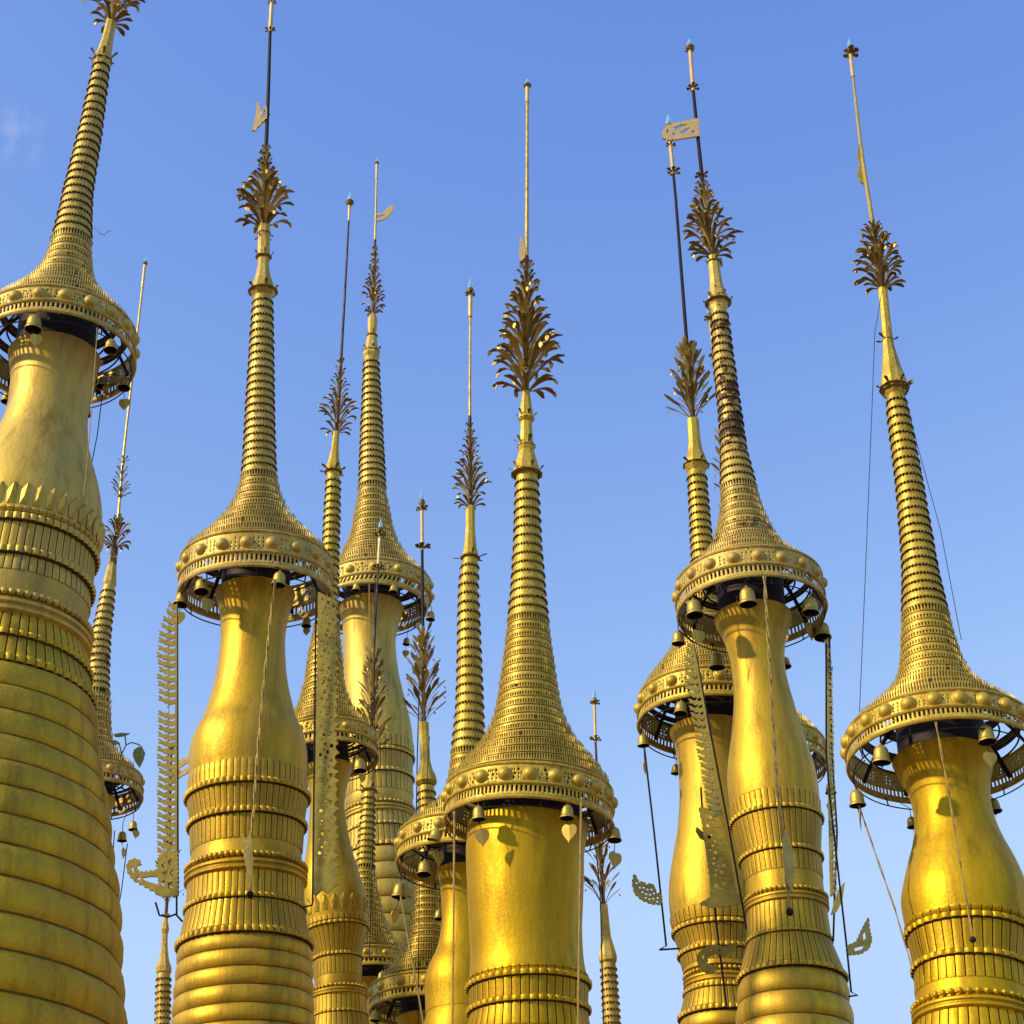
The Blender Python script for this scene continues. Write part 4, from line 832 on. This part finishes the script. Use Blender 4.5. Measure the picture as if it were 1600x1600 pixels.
plate_thing('vane_rod', [(1098, 1300), (1088, 1292), (1087, 1299), (1094, 1310), (1106, 1315), (1110, 1309), (1104, 1302), (1106, 1295)], [], 13.0,
            'dark rod with small leaf before the bulging neck left of the rusty spired stupa', 'vane rod', 'leaf_under', [[(1095, 1230), (1099, 1290), (1115, 1405), (1135, 1572), (1118, 1577), (1152, 1574)]], 'rods with vanes hanging from the umbrellas')
def rand_holes(x0, y0, x1, y1, wd, n, seed, lo=2.2, hi=4.6):
    rd = random.Random(seed); hs = []; L = math.hypot(x1 - x0, y1 - y0); ux, uy = (x1 - x0) / L, (y1 - y0) / L
    for i in range(n):
        s_ = L * (i + .5) / n + rd.uniform(-2, 2); t = wd * (.28 + .5 * ((i * 7) % 5) / 4) + rd.uniform(-1.5, 1.5); e = rd.uniform(lo, hi)
        cx, cy = x0 + ux * s_ + uy * t, y0 + uy * s_ - ux * t; a0 = rd.uniform(0, 6.28); m = rd.choice([3, 4, 5])
        hs.append([(cx + e * rd.uniform(.6, 1) * math.cos(a0 + 6.283 * q / m), cy + e * rd.uniform(.6, 1) * 1.1 * math.sin(a0 + 6.283 * q / m)) for q in range(m)])
    return hs
ed = []
for i in range(31):
    y_ = 938 + i * 14.6; ed += [(523 + 3 * math.sin(i * 1.3), y_), (529 + 2 * math.sin(i * 2.1), y_ + 5), (524, y_ + 9)]
plate_thing('pierced_pennant', [(497, 925)] + ed + [(522, 1386), (512, 1396), (503, 1391), (492, 1402), (490, 1396)], rand_holes(496, 935, 491, 1340, 31, 92, 4, 1.8, 4.8), 10.9,
            'very long pierced metal pennant hanging right of the second stupa', 'pennant', 'pennant', [[(494, 922), (488.5, 1410)], [(489, 1404), (488, 1414), (473, 1418)]])
# broad pierced pennant and scroll low between the two right-of-centre necks
plate_thing('pierced_pennant', jag([(1092, 1262), (1118, 1266), (1132, 1300), (1144, 1360), (1150, 1396), (1168, 1408), (1150, 1414), (1112, 1418), (1094, 1412), (1110, 1402), (1110, 1380), (1104, 1330), (1098, 1290)], 1.4, 9),
            rand_holes(1094, 1272, 1112, 1400, 32, 34, 9, 2.2, 5.2), 12.6,
            'broad pierced metal pennant below the slanting leafy streamer', 'pennant', 'pennant')
plate_thing('scroll_pennant', jag([(1090, 1492), (1100, 1482), (1116, 1477), (1134, 1480), (1152, 1472), (1146, 1486), (1134, 1493), (1118, 1490), (1106, 1496), (1104, 1506), (1112, 1512), (1122, 1508), (1118, 1518), (1106, 1521), (1095, 1514), (1090, 1504)], 1.8, 6),
            [[(1108, 1484), (1115, 1482), (1113, 1487)], [(1122, 1483), (1130, 1484), (1124, 1487)], [(1096, 1494), (1100, 1492), (1099, 1500)]], 12.9, 'small pierced scroll before the lower fluted collar left of the rusty spired stupa', 'pennant', 'pennant')

def cord(name, pts, Y, hw, mat, label, cat, braid=False, knob=None, leaf_=None, group=None, Ys=None):
    n = len(pts); P_ = []
    for i, (x, y) in enumerate(pts): P_.append(at(x, y, Ys[i] if Ys else Y))
    fine = []
    for a, b in zip(P_, P_[1:]):
        m = max(2, int((b - a).length / .05)) if braid else 4
        for i in range(m): fine.append(a.lerp(b, i / m))
    fine.append(P_[-1]); r_ = hw * Y * 1.1 / F_PX
    root = thing(name, P_[-1], label, cat, group); bm = bmesh.new()
    if braid:
        for ph in (0, math.pi):
            sweep(bm, [p_ + Vector((math.cos(i * 1.0 + ph), math.sin(i * 1.0 + ph), 0)) * r_ * .75 for i, p_ in enumerate(fine)], r_ * .62, 5)
    else: sweep(bm, fine, r_, 6)
    part('strand', bm, mat, root)
    if knob:
        bm = bmesh.new(); sphere_at(bm, P_[-1], knob * Y * 1.1 / F_PX, 10, 7); part('end_knob', bm, 'iron', root)
    if leaf_:
        bm = bmesh.new(); poly_prism(bm, leaf_, Y - .01, .014); part('leaf_plate', bm, 'leaf', root, smooth=None)
    return root
GW = 'thin wires and cords hanging from the umbrellas'
cord('braided_cord', [(430, 905), (421, 980), (410, 1090), (401, 1190), (396, 1270), (389, 1330), (391, 1398)], 10.7, 2.0, 'rope', 'braided golden cord with a ragged leaf down the front of the second stupa', 'cord', True, 6, [(392, 1300), (384, 1312), (377, 1300), (380, 1330), (385, 1360), (392, 1388), (396, 1350)])
cord('braided_cord', [(1194, 900), (1198, 960), (1203, 1050), (1209, 1150), (1214, 1230), (1222, 1300), (1230, 1380), (1234, 1425)], 11.6, 2.4, 'rope', 'braided golden cord with long pointed leaf down the front of the rusty spired stupa', 'cord', True, 6, [(1228, 1290), (1222, 1312), (1224, 1345), (1229, 1380), (1238, 1396), (1242, 1360), (1238, 1325), (1231, 1308)])
st_ = leafy_streamer(1289, 1000, 1297, 1400, 11, 12.3, 'narrow lacy streamer seen edge on, right of the rusty spired stupa', 44, 1, None, solid=.2,
    rodbelow=[[(1296, 995), (1300, 1180), (1308, 1300), (1304, 1400), (1302, 1470)]])
bm = bmesh.new(); poly_prism(bm, [(1320, 1378), (1310, 1390), (1303, 1410), (1298, 1430), (1308, 1424), (1316, 1408)], 12.29, .014); part('leaf_plate', bm, 'streamer', st_, smooth=None)
cord('chain', [(1462, 1128), (1480, 1225), (1497, 1330), (1512, 1420), (1520, 1468)], 8.3, 1.5, 'rope', 'golden chain slanting down the front of the right edge stupa to a grey ball', 'chain', True, 5)
cord('chain', [(1342, 1258), (1370, 1340), (1398, 1420), (1424, 1508)], 8.8, 1.3, 'rope', 'golden chain from the left bell to the collar of the right edge stupa', 'chain', True)
cord('cord', [(710, 1268), (709, 1400), (707, 1600), (707, 1680)], 8.95, 1.5, 'rope', 'pale cord hanging straight at the left of the middle front stupa', 'cord')
cord('cord', [(908, 1252), (906, 1400), (903, 1600), (903, 1680)], 8.95, 1.5, 'rope', 'pale cord hanging straight at the right of the middle front stupa', 'cord')
cord('cord', [(626, 1400), (640, 1480), (655, 1560), (668, 1640)], 13.2, 1.2, 'rope', 'thin cord slanting across the lowest studded rim near the bottom edge', 'cord')
cord('cord', [(656, 1290), (655, 1400), (654, 1500), (653, 1640)], 15.0, .7, 'iron', 'thin dark wire before the low ringed cone near the bottom edge', 'wire')
cord('guy_wire', [(1378, 455), (1367, 520), (1360, 700), (1352, 900), (1343, 1112)], 8.9, .6, 'iron', 'left thin guy wire running down from the crown of the right edge spire', 'wire', group='guy wires of the right edge spire')
cord('guy_wire', [(1388, 510), (1404, 580), (1432, 690), (1470, 830), (1502, 1000)], 8.9, .6, 'iron', 'right thin guy wire running down from the shaft of the right edge spire', 'wire', group='guy wires of the right edge spire')
cord('wire', [(152, 512), (147, 590), (139, 690), (131, 775)], 9.0, .9, 'rope', 'pale wire hanging over the right side of the neck of the largest stupa', 'wire')
cord('wire', [(160, 616), (152, 680), (141, 735)], 9.9, .9, 'iron', 'dark wire below the far rim of the largest stupa', 'wire')
cord('wire', [(179, 1298), (174, 1370), (168, 1420)], 14.6, .8, 'iron', 'left one of two dark wires below the small rim behind the largest stupa', 'wire')
cord('wire', [(199, 1318), (190, 1390), (182, 1435), (178, 1470)], 14.4, .8, 'iron', 'right one of two dark wires below the small rim behind the largest stupa', 'wire')
cord('wire', [(577, 912), (577, 1000)], 18.2, .8, 'rope', 'short pale wire over the pale neck behind the second stupa', 'wire')
cord('wire', [(657, 985), (655, 1080), (652, 1180), (650, 1300)], 16.6, .9, 'iron', 'left dark wire running down beside the mast next to the pale stupa', 'wire')
cord('wire', [(671, 1150), (668, 1200), (666, 1330)], 15.2, .6, 'iron', 'right dark wire running down before the eight sided shaft beside the pale stupa', 'wire')
cord('wire', [(586, 900), (585, 1180), (583, 1300), (577, 1500)], 16.4, .8, 'iron', 'dark wire down the twig crowned finial before the pale stupa', 'wire')
cord('wire', [(930, 1310), (938, 1400), (943, 1600), (944, 1660)], 13.2, .9, 'iron', 'dark wire down the slender finial right of the middle front stupa', 'wire')
cord('loose_wire', [(146, 356), (152, 359), (157, 366), (163, 367), (169, 361), (174, 361)], 9.4, .5, 'iron', 'curly loose wire end sticking out from the spire of the largest stupa', 'wire')

# twig with heart shaped leaves growing from the small cone
ax = STU['S']['ax']; Yp = 14.3; root = thing('fig_seedling', at(182, 1196, Yp), 'green fig seedling with heart shaped leaves growing on the small cone behind the largest stupa', 'plant')
bm = bmesh.new(); r_ = 1.1 * Yp * 1.1 / F_PX
for ln in ([(182, 1192), (190, 1178), (197, 1164), (205, 1160), (216, 1163), (222, 1168)], [(197, 1164), (196, 1156), (195, 1148)], [(190, 1178), (188, 1168), (185, 1160)]):
    sweep(bm, [at(x, y, Yp) for x, y in ln], r_, 5)
part('stem', bm, 'leafy', root)
for lf in ([(178, 1147), (190, 1145), (204, 1146), (196, 1150), (184, 1152), (179, 1151)], [(173, 1157), (182, 1157), (188, 1162), (180, 1164), (173, 1161)], [(209, 1172), (216, 1167), (223, 1169), (227, 1177), (224, 1188), (218, 1200), (211, 1190), (207, 1180)]):
    bm = bmesh.new(); poly_prism(bm, lf, Yp - .01, .006); part('leaf', bm, 'leafy', root, smooth=None)
